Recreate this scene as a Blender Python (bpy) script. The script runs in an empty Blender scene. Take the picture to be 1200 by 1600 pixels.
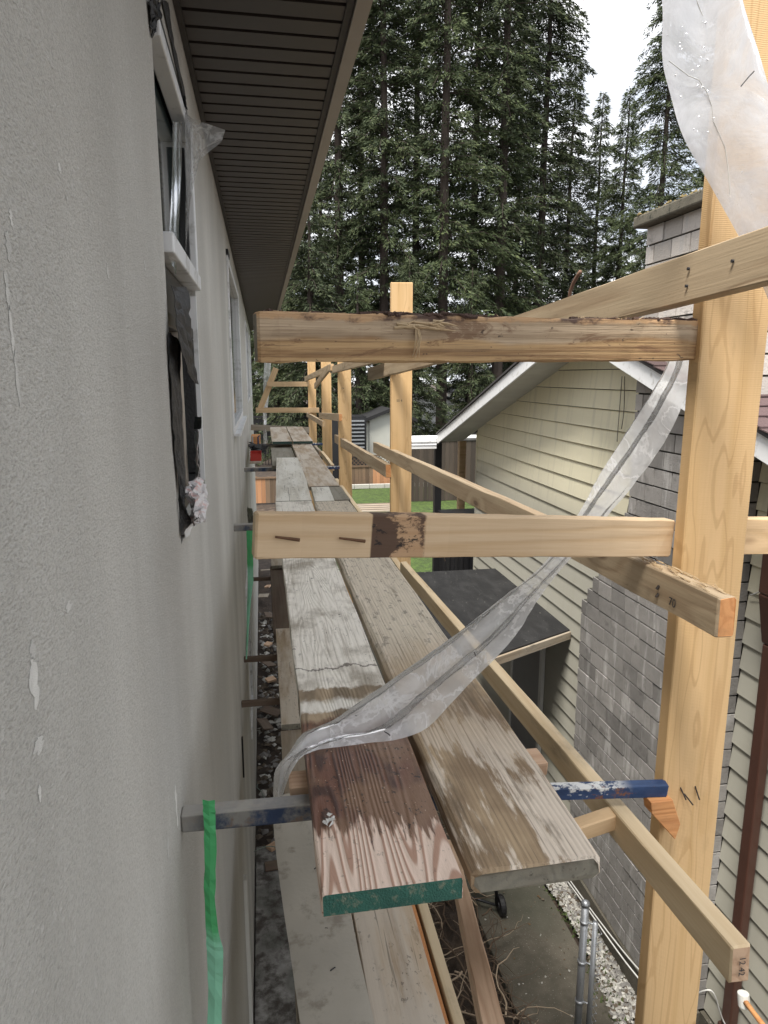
import bpy, math, random
import numpy as np
from mathutils import Vector, Matrix
rnd = random.Random(7)
R = math.radians
sc = bpy.context.scene
col = sc.collection
# ---------------------------------------------------------------- camera, world, sun, exposure
PITCH, YAW, FPX = R(11.1), R(9.9), 1085.0          # height zero = the camera's own height; ground is at G
G = -4.5
cam = bpy.data.cameras.new('camera'); camo = bpy.data.objects.new('camera', cam); col.objects.link(camo)
camo.location = (0, 0, 0); camo.rotation_euler = (R(90) - PITCH, 0, -YAW)
cam.sensor_fit = 'VERTICAL'; cam.sensor_height = 36; cam.lens = 36 * FPX / 1600
cam.clip_start = .05; cam.clip_end = 600
sc.camera = camo
SUN_DIR = Vector((-.28, -.34, .89)).normalized()     # towards the sun
SUN_EL = math.asin(SUN_DIR.z); SUN_AZ = math.atan2(SUN_DIR.x, SUN_DIR.y)
w = bpy.data.worlds.new('World'); sc.world = w; w.use_nodes = True
nt = w.node_tree; nt.nodes.clear()
def wn(t, **k):
    n = nt.nodes.new(t)
    for a, b in k.items(): setattr(n, a, b)
    return n
out = wn('ShaderNodeOutputWorld'); bg = wn('ShaderNodeBackground'); sky = wn('ShaderNodeTexSky', sky_type='NISHITA', sun_disc=False)
sky.sun_elevation = SUN_EL; sky.sun_rotation = SUN_AZ; sky.air_density = 1.2; sky.dust_density = 2.5
tc = wn('ShaderNodeTexCoord'); mp = wn('ShaderNodeMapping'); mp.inputs['Scale'].default_value = (1, 1, 2.2)
nz = wn('ShaderNodeTexNoise'); nz.inputs['Scale'].default_value = 2.6; nz.inputs['Detail'].default_value = 7; nz.inputs['Roughness'].default_value = .55
rp = wn('ShaderNodeValToRGB'); rp.color_ramp.elements[0].position = .36; rp.color_ramp.elements[1].position = .60
rp.color_ramp.elements[0].color = (3.2, 3.45, 3.9, 1); rp.color_ramp.elements[1].color = (6.7, 6.65, 6.6, 1)
mx = wn('ShaderNodeMix', data_type='RGBA'); mx.inputs[0].default_value = .93
L = nt.links.new
L(tc.outputs['Generated'], mp.inputs[0]); L(mp.outputs[0], nz.inputs['Vector']); L(nz.outputs['Fac'], rp.inputs[0])
L(sky.outputs[0], mx.inputs[6]); L(rp.outputs[0], mx.inputs[7]); L(mx.outputs[2], bg.inputs['Color']); bg.inputs['Strength'].default_value = .105
L(bg.outputs[0], out.inputs[0])
sl = bpy.data.lights.new('sun', 'SUN'); sl.energy = 2.6; sl.angle = R(20); sl.color = (1, .95, .87)
so = bpy.data.objects.new('sun', sl); col.objects.link(so); so.rotation_euler = SUN_DIR.to_track_quat('Z', 'Y').to_euler()
sc.view_settings.view_transform = 'Standard'; sc.view_settings.look = 'None'; sc.view_settings.gamma = 1
sc.view_settings.use_curve_mapping = False; sc.view_settings.exposure = 1.38
# ---------------------------------------------------------------- helpers
def ray(px, py):
    u = (px - 600) / FPX; v = (800 - py) / FPX
    f = math.cos(PITCH) + v * math.sin(PITCH); z = -math.sin(PITCH) + v * math.cos(PITCH)
    return Vector((u * math.cos(YAW) + f * math.sin(YAW), f * math.cos(YAW) - u * math.sin(YAW), z))
def at(px, py, X=None, Y=None, Z=None):
    d = ray(px, py)
    return d * (X / d.x if X is not None else Y / d.y if Y is not None else Z / d.z)
def tag(o, label=None, cat=None, group=None, kind=None):
    if label: o['label'] = label
    if cat: o['category'] = cat
    if group: o['group'] = group
    if kind: o['kind'] = kind
    return o
def par(o, p):
    o.parent = p; o.matrix_parent_inverse = p.matrix_basis.inverted() if p.parent is None else (p.parent.matrix_basis @ p.matrix_parent_inverse @ p.matrix_basis).inverted()
    return o
def par(o, p):
    m = p.matrix_basis.copy(); q = p
    while q.parent is not None:
        m = q.parent.matrix_basis @ q.matrix_parent_inverse @ m if False else m
        q = q.parent
    if p.parent is not None:
        m = p.parent.matrix_basis @ p.matrix_parent_inverse @ p.matrix_basis
    o.parent = p; o.matrix_parent_inverse = m.inverted(); return o
def thing(name, loc, label, cat, group=None, kind=None):
    o = bpy.data.objects.new(name, None); col.objects.link(o); o.location = loc; o.empty_display_size = .1
    return tag(o, label, cat, group, kind)
class MB:
    def __init__(s): s.v = []; s.f = []; s.m = []
    def add(s, vs, fs, m=0):
        b = len(s.v); s.v += [tuple(p) for p in vs]
        for f in fs: s.f.append([i + b for i in f]); s.m.append(m)
        return s
    def box(s, a, b, m=0):
        x0, y0, z0 = [min(a[i], b[i]) for i in range(3)]; x1, y1, z1 = [max(a[i], b[i]) for i in range(3)]
        return s.add([(x0,y0,z0),(x1,y0,z0),(x1,y1,z0),(x0,y1,z0),(x0,y0,z1),(x1,y0,z1),(x1,y1,z1),(x0,y1,z1)],
                     [(0,3,2,1),(4,5,6,7),(0,1,5,4),(1,2,6,5),(2,3,7,6),(3,0,4,7)], m)
    def prism(s, poly, d, m=0):                    # poly: 3-D loop, d: offset vector
        n = len(poly); d = Vector(d); p = [Vector(q) for q in poly]
        s.add(p + [q + d for q in p], [tuple(range(n))[::-1], tuple(range(n, 2*n))] + [(i, (i+1) % n, n + (i+1) % n, n + i) for i in range(n)], m)
        return s
    def tube(s, pts, r, n=8, m=0, caps=True):
        pts = [Vector(p) for p in pts]; rs = r if isinstance(r, (list, tuple)) else [r] * len(pts); vs = []
        for i, p in enumerate(pts):
            t = (pts[min(i+1, len(pts)-1)] - pts[max(i-1, 0)]).normalized()
            a = t.cross(Vector((0, 0, 1)) if abs(t.z) < .9 else Vector((0, 1, 0))).normalized(); b = t.cross(a)
            vs += [p + (a * math.cos(2*math.pi*k/n) + b * math.sin(2*math.pi*k/n)) * rs[i] for k in range(n)]
        fs = [(i*n+k, i*n+(k+1) % n, (i+1)*n+(k+1) % n, (i+1)*n+k) for i in range(len(pts)-1) for k in range(n)]
        if caps: fs += [tuple(range(n))[::-1], tuple(range(len(vs)-n, len(vs)))]
        return s.add(vs, fs, m)
    def build(s, name, mats, parent=None, smooth=False, origin=None):
        me = bpy.data.meshes.new(name); o = Vector(origin) if origin else Vector((0, 0, 0))
        me.from_pydata([tuple(Vector(p) - o) for p in s.v], [], s.f)
        for m in (mats if isinstance(mats, (list, tuple)) else [mats]): me.materials.append(m)
        me.polygons.foreach_set('material_index', s.m)
        if smooth: me.polygons.foreach_set('use_smooth', [True] * len(s.f))
        me.update(); ob = bpy.data.objects.new(name, me); col.objects.link(ob); ob.location = o
        if parent: par(ob, parent)
        return ob
def bevel(o, wd=.003, seg=2):
    b = o.modifiers.new('bevel', 'BEVEL'); b.width = wd; b.segments = seg; b.limit_method = 'ANGLE'; b.angle_limit = R(40); return o
# ---------------------------------------------------------------- material DSL
class N:
    def __init__(s, name):
        s.mat = bpy.data.materials.new(name); s.mat.use_nodes = True; s.t = s.mat.node_tree; s.t.nodes.clear()
        s.out = s.t.nodes.new('ShaderNodeOutputMaterial'); s.b = s.t.nodes.new('ShaderNodeBsdfPrincipled'); s.t.links.new(s.b.outputs[0], s.out.inputs[0])
        tcn = s.t.nodes.new('ShaderNodeTexCoord'); s.obj = tcn.outputs['Object']
        oi = s.t.nodes.new('ShaderNodeObjectInfo'); s.rand = oi.outputs['Random']; s.pos = s.t.nodes.new('ShaderNodeNewGeometry').outputs['Position']
        s.sep = None
    def put(s, inp, v):
        if isinstance(v, bpy.types.NodeSocket): s.t.links.new(v, inp)
        elif isinstance(v, (tuple, list)) and inp.type == 'RGBA' and len(v) == 3: inp.default_value = (*v, 1)
        else: inp.default_value = v
    def m(s, op, *a, clamp=False):
        n = s.t.nodes.new('ShaderNodeMath'); n.operation = op; n.use_clamp = clamp
        for i, v in enumerate(a): s.put(n.inputs[i], v)
        return n.outputs[0]
    def vm(s, op, *a):
        n = s.t.nodes.new('ShaderNodeVectorMath'); n.operation = op
        for i, v in enumerate(a): s.put(n.inputs[3] if (op == 'SCALE' and i == 1) else n.inputs[i], v)
        return n.outputs['Value' if op in ('LENGTH', 'DISTANCE') else 0]
    def comb(s, x, y, z):
        n = s.t.nodes.new('ShaderNodeCombineXYZ')
        for i, v in enumerate((x, y, z)): s.put(n.inputs[i], v)
        return n.outputs[0]
    def xyz(s, v):
        n = s.t.nodes.new('ShaderNodeSeparateXYZ'); s.put(n.inputs[0], v); return n.outputs
    def noise(s, p, scale=(1, 1, 1), sc_=1., det=3, ro=.5, dist=0):
        n = s.t.nodes.new('ShaderNodeTexNoise'); s.put(n.inputs['Vector'], s.vm('MULTIPLY', p, tuple(scale)))
        n.inputs['Scale'].default_value = sc_; n.inputs['Detail'].default_value = det; n.inputs['Roughness'].default_value = ro; n.inputs['Distortion'].default_value = dist
        return n.outputs['Fac']
    def vor(s, p, scale=(1, 1, 1), feat='F1'):
        n = s.t.nodes.new('ShaderNodeTexVoronoi'); n.feature = feat; n.inputs['Scale'].default_value = 1
        s.put(n.inputs['Vector'], s.vm('MULTIPLY', p, tuple(scale))); return n
    def ss(s, v, a, b, lo=0., hi=1.):
        n = s.t.nodes.new('ShaderNodeMapRange'); n.interpolation_type = 'SMOOTHSTEP'
        for i, q in enumerate((v, a, b, lo, hi)): s.put(n.inputs[i], q)
        return n.outputs[0]
    def mix(s, f, a, b, mode='MIX'):
        n = s.t.nodes.new('ShaderNodeMix'); n.data_type = 'RGBA'; n.blend_type = mode
        s.put(n.inputs[0], f); s.put(n.inputs[6], a); s.put(n.inputs[7], b); return n.outputs[2]
    def bump(s, h, st=.3, d=.01, prev=None):
        n = s.t.nodes.new('ShaderNodeBump'); n.inputs['Strength'].default_value = st; n.inputs['Distance'].default_value = d; s.put(n.inputs['Height'], h)
        if prev is not None: s.put(n.inputs['Normal'], prev)
        return n.outputs[0]
    def done(s, colr, rough=.7, nor=None, **k):
        s.put(s.b.inputs['Base Color'], colr); s.put(s.b.inputs['Roughness'], rough)
        if nor is not None: s.put(s.b.inputs['Normal'], nor)
        for a, b in k.items(): s.put(s.b.inputs[a.replace('_', ' ')], b)
        return s.mat
def plain(name, c, rough=.6, var=.12, scale=8, bump=.1, metal=0, dirt=None, **k):
    t = N(name); p = t.vm('ADD', t.obj, t.comb(t.m('MULTIPLY', t.rand, 31.), t.m('MULTIPLY', t.rand, 17.), 0.))
    n1 = t.noise(p, sc_=scale, det=5); f = t.m('ADD', 1 - var, t.m('MULTIPLY', n1, 2 * var))
    f = t.m('MULTIPLY', f, t.m('ADD', 1 - var * .6, t.m('MULTIPLY', t.rand, var * 1.2)))
    c2 = t.mix(1., c, t.comb(f, f, f), 'MULTIPLY')
    if dirt: c2 = t.mix(t.ss(t.noise(p, sc_=scale * 2.3, det=6, ro=.65), .52, .68), c2, dirt)
    return t.done(c2, rough, t.bump(t.noise(p, sc_=scale * 12, det=3), bump, .004), Metallic=metal, **k)
def wood(name, c1, c2, knots=.55, weather=0., wcol=(.46, .45, .40), specks=.0, saw=0., rough=.75, dirt=.15, dcol=(.10, .08, .06), gr=1., ext=None, kcol=None, bump=.35):
    t = N(name); r = t.rand
    p = t.vm('ADD', t.obj, t.comb(t.m('MULTIPLY', r, 41.3), t.m('MULTIPLY', r, 7.7), t.m('MULTIPLY', r, 13.1)))
    wv = t.noise(p, (1.6, 5, 5), det=2); kv = t.vor(p, (2.6, 7.5, 7.5)); kd = kv.outputs['Distance']
    gate = t.ss(t.xyz(kv.outputs['Color'])[0], 1 - knots, 1.02 - knots + .02)
    kb = t.m('MULTIPLY', t.ss(kd, 0., .42, 1., 0.), gate)
    low = t.noise(p, (.35, 9, 9), det=1.5); rc = t.m('ADD', t.m('MULTIPLY', low, 46. * gr), t.m('ADD', t.m('MULTIPLY', wv, 5.), t.m('MULTIPLY', kb, 9.)))
    ring = t.m('POWER', t.m('ADD', .5, t.m('MULTIPLY', .5, t.m('SINE', rc))), 2.2)
    fine = t.noise(p, (5, 190, 190), det=4, ro=.6); fine2 = t.noise(p, (22, 420, 420), det=2)
    streak = t.noise(p, (.9, 28, 28), det=3)
    f = t.m('ADD', t.m('MULTIPLY', ring, .55), t.m('ADD', t.m('MULTIPLY', t.m('SUBTRACT', fine, .5), 1.0), t.m('MULTIPLY', t.m('SUBTRACT', streak, .5), .9)), clamp=True)
    c = t.mix(f, c1, c2)
    tint = t.m('ADD', .86, t.m('MULTIPLY', t.noise(p, (1.1, 6, 6), det=3), .28)); c = t.mix(1., c, t.comb(tint, tint, tint), 'MULTIPLY')
    km = t.m('MULTIPLY', t.ss(kd, .045, .13, 1., 0.), gate); c = t.mix(t.m('MULTIPLY', km, .85), c, kcol or tuple(q * .42 for q in c2))
    if weather:
        wn_ = t.noise(p, (1.6, 9, 9), det=6, ro=.62); c = t.mix(t.m('MULTIPLY', t.ss(wn_, .40, .60), weather), c, wcol)
        cr = t.noise(p, (2.2, 75, 75), det=2); c = t.mix(t.m('MULTIPLY', t.ss(cr, .66, .72), .55), c, (.09, .075, .06))
    if dirt:
        c = t.mix(t.m('MULTIPLY', t.ss(t.noise(p, (3, 9, 9), det=8, ro=.68), .56, .74), dirt), c, dcol)
    if specks:
        sv = t.noise(p, (38, 55, 55), det=3, ro=.7); sg = t.noise(p, (3.5, 6, 6), det=2)
        c = t.mix(t.m('MULTIPLY', t.m('MULTIPLY', t.ss(sv, .61, .66), t.ss(sg, .38, .6)), specks), c, (.035, .03, .028))
    rg = rough
    h = t.m('ADD', t.m('MULTIPLY', fine, .5), t.m('MULTIPLY', ring, -.35))
    if ext: c, rg2, h2 = ext(t, p, c, h); rg = rg2 if rg2 is not None else rough; h = h2 if h2 is not None else h
    if saw:
        x = t.xyz(t.obj)[0]; sw = t.m('SINE', t.m('ADD', t.m('MULTIPLY', x, 1700.), t.m('MULTIPLY', t.noise(p, (6, 30, 30), det=2), 9.)))
        h = t.m('ADD', h, t.m('MULTIPLY', sw, saw * .35)); sm = t.m('MULTIPLY', t.m('MULTIPLY', t.m('ADD', .5, t.m('MULTIPLY', sw, .5)), t.ss(t.noise(p, (6, 12, 12), det=3), .35, .6)), .10 * saw)
        c = t.mix(sm, c, tuple(q * .55 for q in c2))
    return t.done(c, rg, t.bump(h, bump, .0035))
# ---------------------------------------------------------------- woods
M = {}
def ext_post(t, p, c, h):
    x, y, z = t.xyz(t.obj); q = t.comb(t.m('ADD', t.m('MULTIPLY', x, 3.1), t.m('MULTIPLY', t.rand, 9.)), t.m('ADD', t.m('MULTIPLY', y, 8.), 0.), 0.)
    v = t.vor(q, (1, 1, 1)); d = t.m('ADD', v.outputs['Distance'], t.m('MULTIPLY', t.m('SUBTRACT', t.noise(t.obj, (18, 40, 40), det=3), .5), .08)); g = t.ss(t.xyz(v.outputs['Color'])[0], .30, .34)
    nl = t.noise(t.obj, (.55, 13, 4), det=2); ln = t.m('SINE', t.m('ADD', t.m('MULTIPLY', nl, 44.), t.m('MULTIPLY', t.ss(d, 0., .5, 1., 0.), 7.)))
    c = t.mix(t.m('MULTIPLY', t.ss(ln, .80, 1.), .38), c, (.44, .25, .10)); c = t.mix(t.m('MULTIPLY', t.m('MULTIPLY', t.ss(d, .06, .17, 1., 0.), g), .75), c, (.46, .25, .085)); c = t.mix(t.m('MULTIPLY', t.m('MULTIPLY', t.ss(d, .02, .06, 1., 0.), g), .8), c, (.19, .085, .03))
    c = t.mix(t.m('MULTIPLY', t.ss(t.noise(t.obj, (2.5, 12, 12), det=6, ro=.7), .58, .74), .35), c, (.36, .21, .09))
    return c, None, None
M['post'] = wood('sawn_post_wood', (.68, .46, .235), (.58, .37, .165), knots=.1, saw=.28, kcol=(.30, .15, .05), gr=.45, dirt=.10, ext=ext_post)
M['fresh'] = wood('fresh_lumber', (.64, .45, .26), (.47, .31, .155), knots=.7, kcol=(.20, .10, .04), dirt=.4, gr=.8)
M['pale'] = wood('pale_rail_lumber', (.62, .50, .33), (.48, .35, .20), knots=.7, kcol=(.22, .12, .06), dirt=.38, gr=.7)
M['grey_rail'] = wood('greyed_rail_lumber', (.46, .36, .24), (.31, .215, .13), knots=.75, kcol=(.12, .065, .035), dirt=.6, gr=.8, specks=.25)
M['used'] = wood('used_grey_brown_lumber', (.33, .27, .20), (.22, .17, .12), weather=.5, wcol=(.36, .33, .28), dirt=.5, specks=.4)
M['orange_end'] = wood('orange_cut_end', (.62, .30, .12), (.48, .20, .07), knots=.2, dirt=.25, gr=2)
M['pink_end'] = wood('pinkish_cut_end', (.58, .40, .27), (.44, .27, .17), knots=.1, dirt=.3, gr=2)
M['grey_end'] = wood('mossy_grey_end', (.20, .18, .14), (.11, .10, .08), knots=.1, dirt=.7, specks=.9, weather=.4, wcol=(.26, .25, .20))
def ext_guard(t, p, c, h):                            # scorched, smeared patch and old nail streaks on the middle guard
    x, y, z = t.xyz(t.obj); jit = t.m('MULTIPLY', t.noise(t.obj, (9, 9, 9), det=4), .02)
    m1 = t.m('MULTIPLY', t.ss(x, .218, .222), t.ss(x, .325, .333, 1., 0.)); edge = t.m('ADD', x, jit)
    n1 = t.noise(t.obj, (26, 40, 40), det=6, ro=.7); n2 = t.noise(t.obj, (14, 30, 26), det=5, ro=.75)
    dk = t.m('MULTIPLY', m1, t.ss(t.m('ADD', n1, t.m('MULTIPLY', t.ss(x, .22, .31, 1., 0.), .22)), .50, .60))
    c = t.mix(t.m('MULTIPLY', m1, .6), c, (.40, .22, .11)); c = t.mix(t.m('MULTIPLY', dk, .9), c, (.055, .028, .02))
    c = t.mix(t.m('MULTIPLY', t.m('MULTIPLY', m1, t.ss(n2, .58, .63)), .9), c, (.012, .01, .01))
    return c, None, None
M['guard_mid'] = wood('stained_guard_lumber', (.64, .48, .31), (.52, .35, .19), knots=.35, kcol=(.28, .17, .09), dirt=.3, ext=ext_guard)
def ext_upper(t, p, c, h):
    x, y, z = t.xyz(t.obj); wav = t.m('MULTIPLY', t.m('SUBTRACT', t.noise(t.obj, (3, 3, 3), det=4), .5), .06)
    g1 = t.noise(t.obj, (1.3, 40, 75), det=5, ro=.65); g2 = t.noise(t.obj, (4, 120, 260), det=4, ro=.6); b = t.ss(t.m('ADD', z, wav), -.006, .004, 1., 0.)
    upc = t.mix(t.ss(g1, .38, .62), (.52, .40, .275), (.36, .265, .17)); loc_ = t.mix(t.ss(g1, .38, .62), (.50, .33, .165), (.27, .155, .07)); c = t.mix(b, upc, loc_)
    c = t.mix(t.m('MULTIPLY', t.ss(g2, .52, .68), .5), c, (.17, .11, .065))
    kd = t.vor(t.vm('ADD', t.obj, (.31, 0, .02)), (5.2, 9, 11)); kk = t.ss(kd.outputs['Distance'], .06, .2, 1., 0.); gt = t.ss(t.xyz(kd.outputs['Color'])[0], .62, .66); c = t.mix(t.m('MULTIPLY', t.m('MULTIPLY', kk, gt), .8), c, (.13, .06, .03))
    c = t.mix(t.m('MULTIPLY', t.ss(t.noise(t.obj, (4, 16, 22), det=7, ro=.72, dist=1), .56, .63), .7), c, (.16, .08, .04))
    c = t.mix(t.m('MULTIPLY', t.ss(t.noise(t.obj, (60, 80, 120), det=2), .70, .73), .7), c, (.04, .025, .02))
    tn = t.noise(t.obj, (9, 5, 5), det=5, ro=.7); top = t.ss(t.m('ADD', z, t.m('MULTIPLY', tn, .035)), .044, .050); bk = t.mix(t.ss(t.noise(t.obj, (5, 9, 9), det=6, ro=.7), .50, .60), (.52, .33, .18), (.08, .045, .035)); c = t.mix(t.m('MULTIPLY', top, .95), c, bk)
    return c, None, t.m('ADD', g1, g2)
M['guard_up'] = wood('weathered_bark_edge_lumber', (.46, .34, .22), (.33, .22, .125), weather=.55, wcol=(.43, .37, .28), dirt=.35, gr=.6, knots=.35, ext=ext_upper, bump=.6)
def ext_l1(t, p, c, h):                               # x = metres from the near end
    x, y, z = t.xyz(t.obj); n = t.noise(t.obj, (7, 60, 60), det=4, ro=.6); nb = t.noise(t.obj, (2.5, 14, 14), det=4)
    xe = t.m('ADD', x, t.m('ADD', t.m('MULTIPLY', t.m('SUBTRACT', n, .5), .30), t.m('MULTIPLY', y, -.22)))
    cement = t.noise(t.obj, (4, 5, 5), det=7, ro=.6); ctex = t.noise(t.obj, (14, 60, 60), det=6, ro=.7)
    far = t.mix(t.ss(cement, .46, .66), (.80, .76, .68), (.38, .34, .28)); far = t.mix(t.m('MULTIPLY', t.ss(ctex, .55, .72), .5), far, (.17, .15, .12))
    fg = t.noise(t.obj, (3, 150, 150), det=4, ro=.65); far = t.mix(t.m('MULTIPLY', t.ss(fg, .50, .66), .45), far, (.24, .20, .15)); fs_ = t.noise(t.obj, (45, 45, 45), det=3, ro=.7); fm = t.noise(t.obj, (3, 5, 5), det=3)
    far = t.mix(t.m('MULTIPLY', t.m('MULTIPLY', t.ss(fs_, .62, .68), t.ss(fm, .45, .6)), .8), far, (.05, .045, .04))
    tan = t.mix(t.ss(nb, .38, .6), (.42, .32, .21), (.19, .145, .095))
    xj = t.m('ADD', x, t.m('MULTIPLY', t.m('SUBTRACT', t.noise(t.obj, (5, 9, 9), det=6, ro=.65), .5), .18))
    c = t.mix(t.ss(xj, .78, .80), tan, far); c = t.mix(t.m('MULTIPLY', t.m('MULTIPLY', t.ss(xj, .66, .68), t.ss(xj, .70, .74, 1., 0.)), .9), c, (.80, .77, .70))
    c = t.mix(t.m('MULTIPLY', t.m('MULTIPLY', t.ss(xj, .92, .925), t.ss(xj, .93, .935, 1., 0.)), .85), c, (.13, .11, .09))
    ring = t.m('SINE', t.m('ADD', t.m('MULTIPLY', t.noise(t.obj, (.9, 11, 11), det=1), 120.), t.m('MULTIPLY', t.noise(t.obj, (3, 6, 6), det=1), 10.)))
    wet = t.mix(t.ss(ring, -.4, .9), (.15, .068, .045), (.055, .024, .018)); sp = t.noise(t.obj, (55, 70, 70), det=3, ro=.7)
    wet = t.mix(t.ss(t.noise(t.obj, (6, 9, 9), det=4), .42, .62), wet, (.20, .115, .07))
    wet = t.mix(t.m('MULTIPLY', t.ss(sp, .60, .66), .85), wet, (.02, .016, .014)); wet = t.mix(t.ss(t.noise(t.obj, (90, 130, 130), det=2), .70, .74), wet, (.5, .4, .3))
    raw = t.mix(t.ss(ring, .1, .9), (.74, .59, .49), (.42, .26, .19)); raw = t.mix(t.m('MULTIPLY', t.ss(sp, .6, .68), .4), raw, (.1, .07, .05))
    wm = t.ss(xe, .13, .165); c = t.mix(t.m('MULTIPLY', t.ss(xj, .60, .64, 1., 0.), 1.), c, t.mix(wm, raw, wet))
    wetm = t.m('MULTIPLY', wm, t.ss(x, .55, .62, 1., 0.)); rough = t.m('SUBTRACT', .75, t.m('MULTIPLY', wetm, .33))
    return c, rough, t.m('ADD', t.m('MULTIPLY', ring, .25), t.m('ADD', t.m('MULTIPLY', ctex, .8), t.m('MULTIPLY', n, .5)))
M['plank_l1'] = wood('cement_and_wet_plank_wood', (.4, .3, .2), (.3, .2, .1), knots=.1, ext=ext_l1, bump=.6)
def ext_r1(t, p, c, h):
    x, y, z = t.xyz(t.obj)
    n = t.noise(t.obj, (3.2, 22, 22), det=5, ro=.62); n2 = t.noise(t.obj, (5, 7, 7), det=5)
    ring = t.m('SINE', t.m('ADD', t.m('MULTIPLY', y, 560.), t.m('MULTIPLY', t.noise(t.obj, (.8, 5, 5), det=3), 22.))); rs = t.noise(t.obj, (2.2, 210, 210), det=4, ro=.6)
    far = t.ss(t.m('ADD', x, t.m('MULTIPLY', n2, .5)), .9, 1.5)
    base = t.mix(t.ss(n2, .35, .65), (.43, .32, .20), (.25, .175, .105)); base = t.mix(far, base, (.62, .55, .44))
    nw = t.noise(t.obj, (5, 34, 34), det=6, ro=.68); worn = t.m('MULTIPLY', t.ss(t.m('ADD', nw, t.m('MULTIPLY', t.noise(t.obj, (3.3, 5, 5), det=3), .9)), .93, 1.06), t.ss(x, .1, .7, 1., .3))
    base = t.mix(t.m('MULTIPLY', worn, .9), base, (.76, .67, .56)); base = t.mix(t.m('MULTIPLY', t.ss(ring, .2, 1.), .13), base, (.15, .10, .06)); base = t.mix(t.m('MULTIPLY', t.ss(rs, .5, .68), .5), base, (.12, .085, .055))
    sp = t.noise(t.obj, (18, 40, 40), det=6, ro=.72); base = t.mix(t.m('MULTIPLY', t.m('MULTIPLY', t.ss(sp, .55, .63), far), .6), base, (.10, .09, .08))
    base = t.mix(t.m('MULTIPLY', t.ss(t.noise(t.obj, (2, 10, 10), det=6, ro=.7), .58, .68), .55), base, (.13, .095, .06))
    return base, None, t.m('ADD', t.m('MULTIPLY', rs, .5), t.m('ADD', t.m('MULTIPLY', ring, -.12), t.m('MULTIPLY', sp, .6)))
M['plank_r1'] = wood('ridged_grey_tan_plank_wood', (.4, .3, .2), (.3, .2, .1), knots=.1, ext=ext_r1, bump=.6)
M['plank_white'] = wood('whitish_cement_plank', (.66, .63, .55), (.50, .46, .38), knots=.2, weather=.8, wcol=(.80, .78, .71), specks=.9, dirt=.4, rough=.85)
M['plank_grey'] = wood('grey_cement_plank', (.27, .25, .20), (.20, .18, .14), knots=.2, weather=.6, wcol=(.34, .32, .27), specks=.5, dirt=.4, rough=.85)
M['plank_tan'] = wood('tan_worn_plank', (.48, .38, .27), (.36, .26, .18), knots=.3, weather=.8, wcol=(.70, .64, .55), specks=.6, dirt=.3, rough=.85)
M['plank_low'] = wood('streaked_lower_plank', (.56, .45, .33), (.26, .18, .11), knots=.3, weather=.75, wcol=(.64, .58, .50), specks=.5, dirt=.6, dcol=(.20, .13, .07), gr=.6)
M['plank_dark'] = wood('dark_brown_plank', (.13, .09, .065), (.08, .055, .04), knots=.3, weather=.3, wcol=(.2, .17, .13), dirt=.5)
M['green_paint'] = plain('green_end_paint', (.035, .15, .115), .7, .45, 22, .8, dirt=(.19, .22, .16))
M['dark_green'] = plain('dark_green_paint', (.025, .06, .05), .6, .3, 20, .4)
# ---------------------------------------------------------------- board builder (local X runs along the board)
def board(name, A, B, h, t, mat, end=None, label=None, cat='board', group=None, parent=None, jit=.0012, ch=.0025, up=(0, 0, 1), roll=0., seg=None, worn=0., seed=None, mats=None):
    """A, B: centres of the top edge. h: size across (vertical-ish), t: the other size."""
    A, B = Vector(A), Vector(B); X = (B - A); Ln = X.length; X.normalize(); Zv = (Vector(up) - X * X.dot(Vector(up))).normalized(); Yv = Zv.cross(X)
    if roll: q = Matrix.Rotation(roll, 3, X); Zv = q @ Zv; Yv = q @ Yv
    rr = random.Random(seed if seed is not None else hash((round(A.x, 3), round(A.y, 3), round(A.z, 3))) & 0xffff)
    ns = seg or max(3, min(26, int(Ln / .14))); hy, hz = t / 2, h / 2; c = ch
    prof = [(-hy + c, -hz), (hy - c, -hz), (hy, -hz + c), (hy, hz - c), (hy - c, hz), (-hy + c, hz), (-hy, hz - c), (-hy, -hz + c)]
    vs = []; fs = []; ms = []; xs = [0, .004] + [Ln * i / ns for i in range(1, ns)] + [Ln - .004, Ln]; xs.sort(); n = 8
    bow = [rr.uniform(-1, 1) * jit * 1.5 for _ in range(2)]
    for i, x in enumerate(xs):
        tip = .0025 + worn if i in (0, len(xs)-1) else (worn * .35 if i in (1, len(xs)-2) else 0)
        bx = math.sin(math.pi * x / Ln)
        for k, (y, z) in enumerate(prof):
            jy, jz = rr.uniform(-jit, jit), rr.uniform(-jit, jit)
            yy = y - math.copysign(min(tip, hy * .3), y) + jy + bow[0] * bx; zz = z - math.copysign(min(tip, hz * .3), z) + jz + bow[1] * bx
            vs.append((x + (rr.uniform(-1, 1) * (.0015 + worn * .6) if i in (0, len(xs)-1) else 0), yy, zz))
    for i in range(len(xs)-1):
        for k in range(n):
            fs.append((i*n+k, i*n+(k+1) % n, (i+1)*n+(k+1) % n, (i+1)*n+k)); ms.append(0)
    fs.append(tuple(range(n))[::-1]); fs.append(tuple(range(len(vs)-n, len(vs)))); ms += [1, 1] if end else [0, 0]
    fs = [f[::-1] for f in fs]
    me = bpy.data.meshes.new(name); me.from_pydata(vs, [], fs); me.materials.append(mat)
    if end: me.materials.append(end)
    me.polygons.foreach_set('material_index', ms); me.update()
    o = bpy.data.objects.new(name, me); col.objects.link(o)
    m = Matrix((X, Yv, Zv)).transposed().to_4x4(); m.translation = A - Zv * hz; o.matrix_basis = m
    tag(o, label, cat if not parent else None, group)
    if parent: par(o, parent)
    return o
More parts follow.
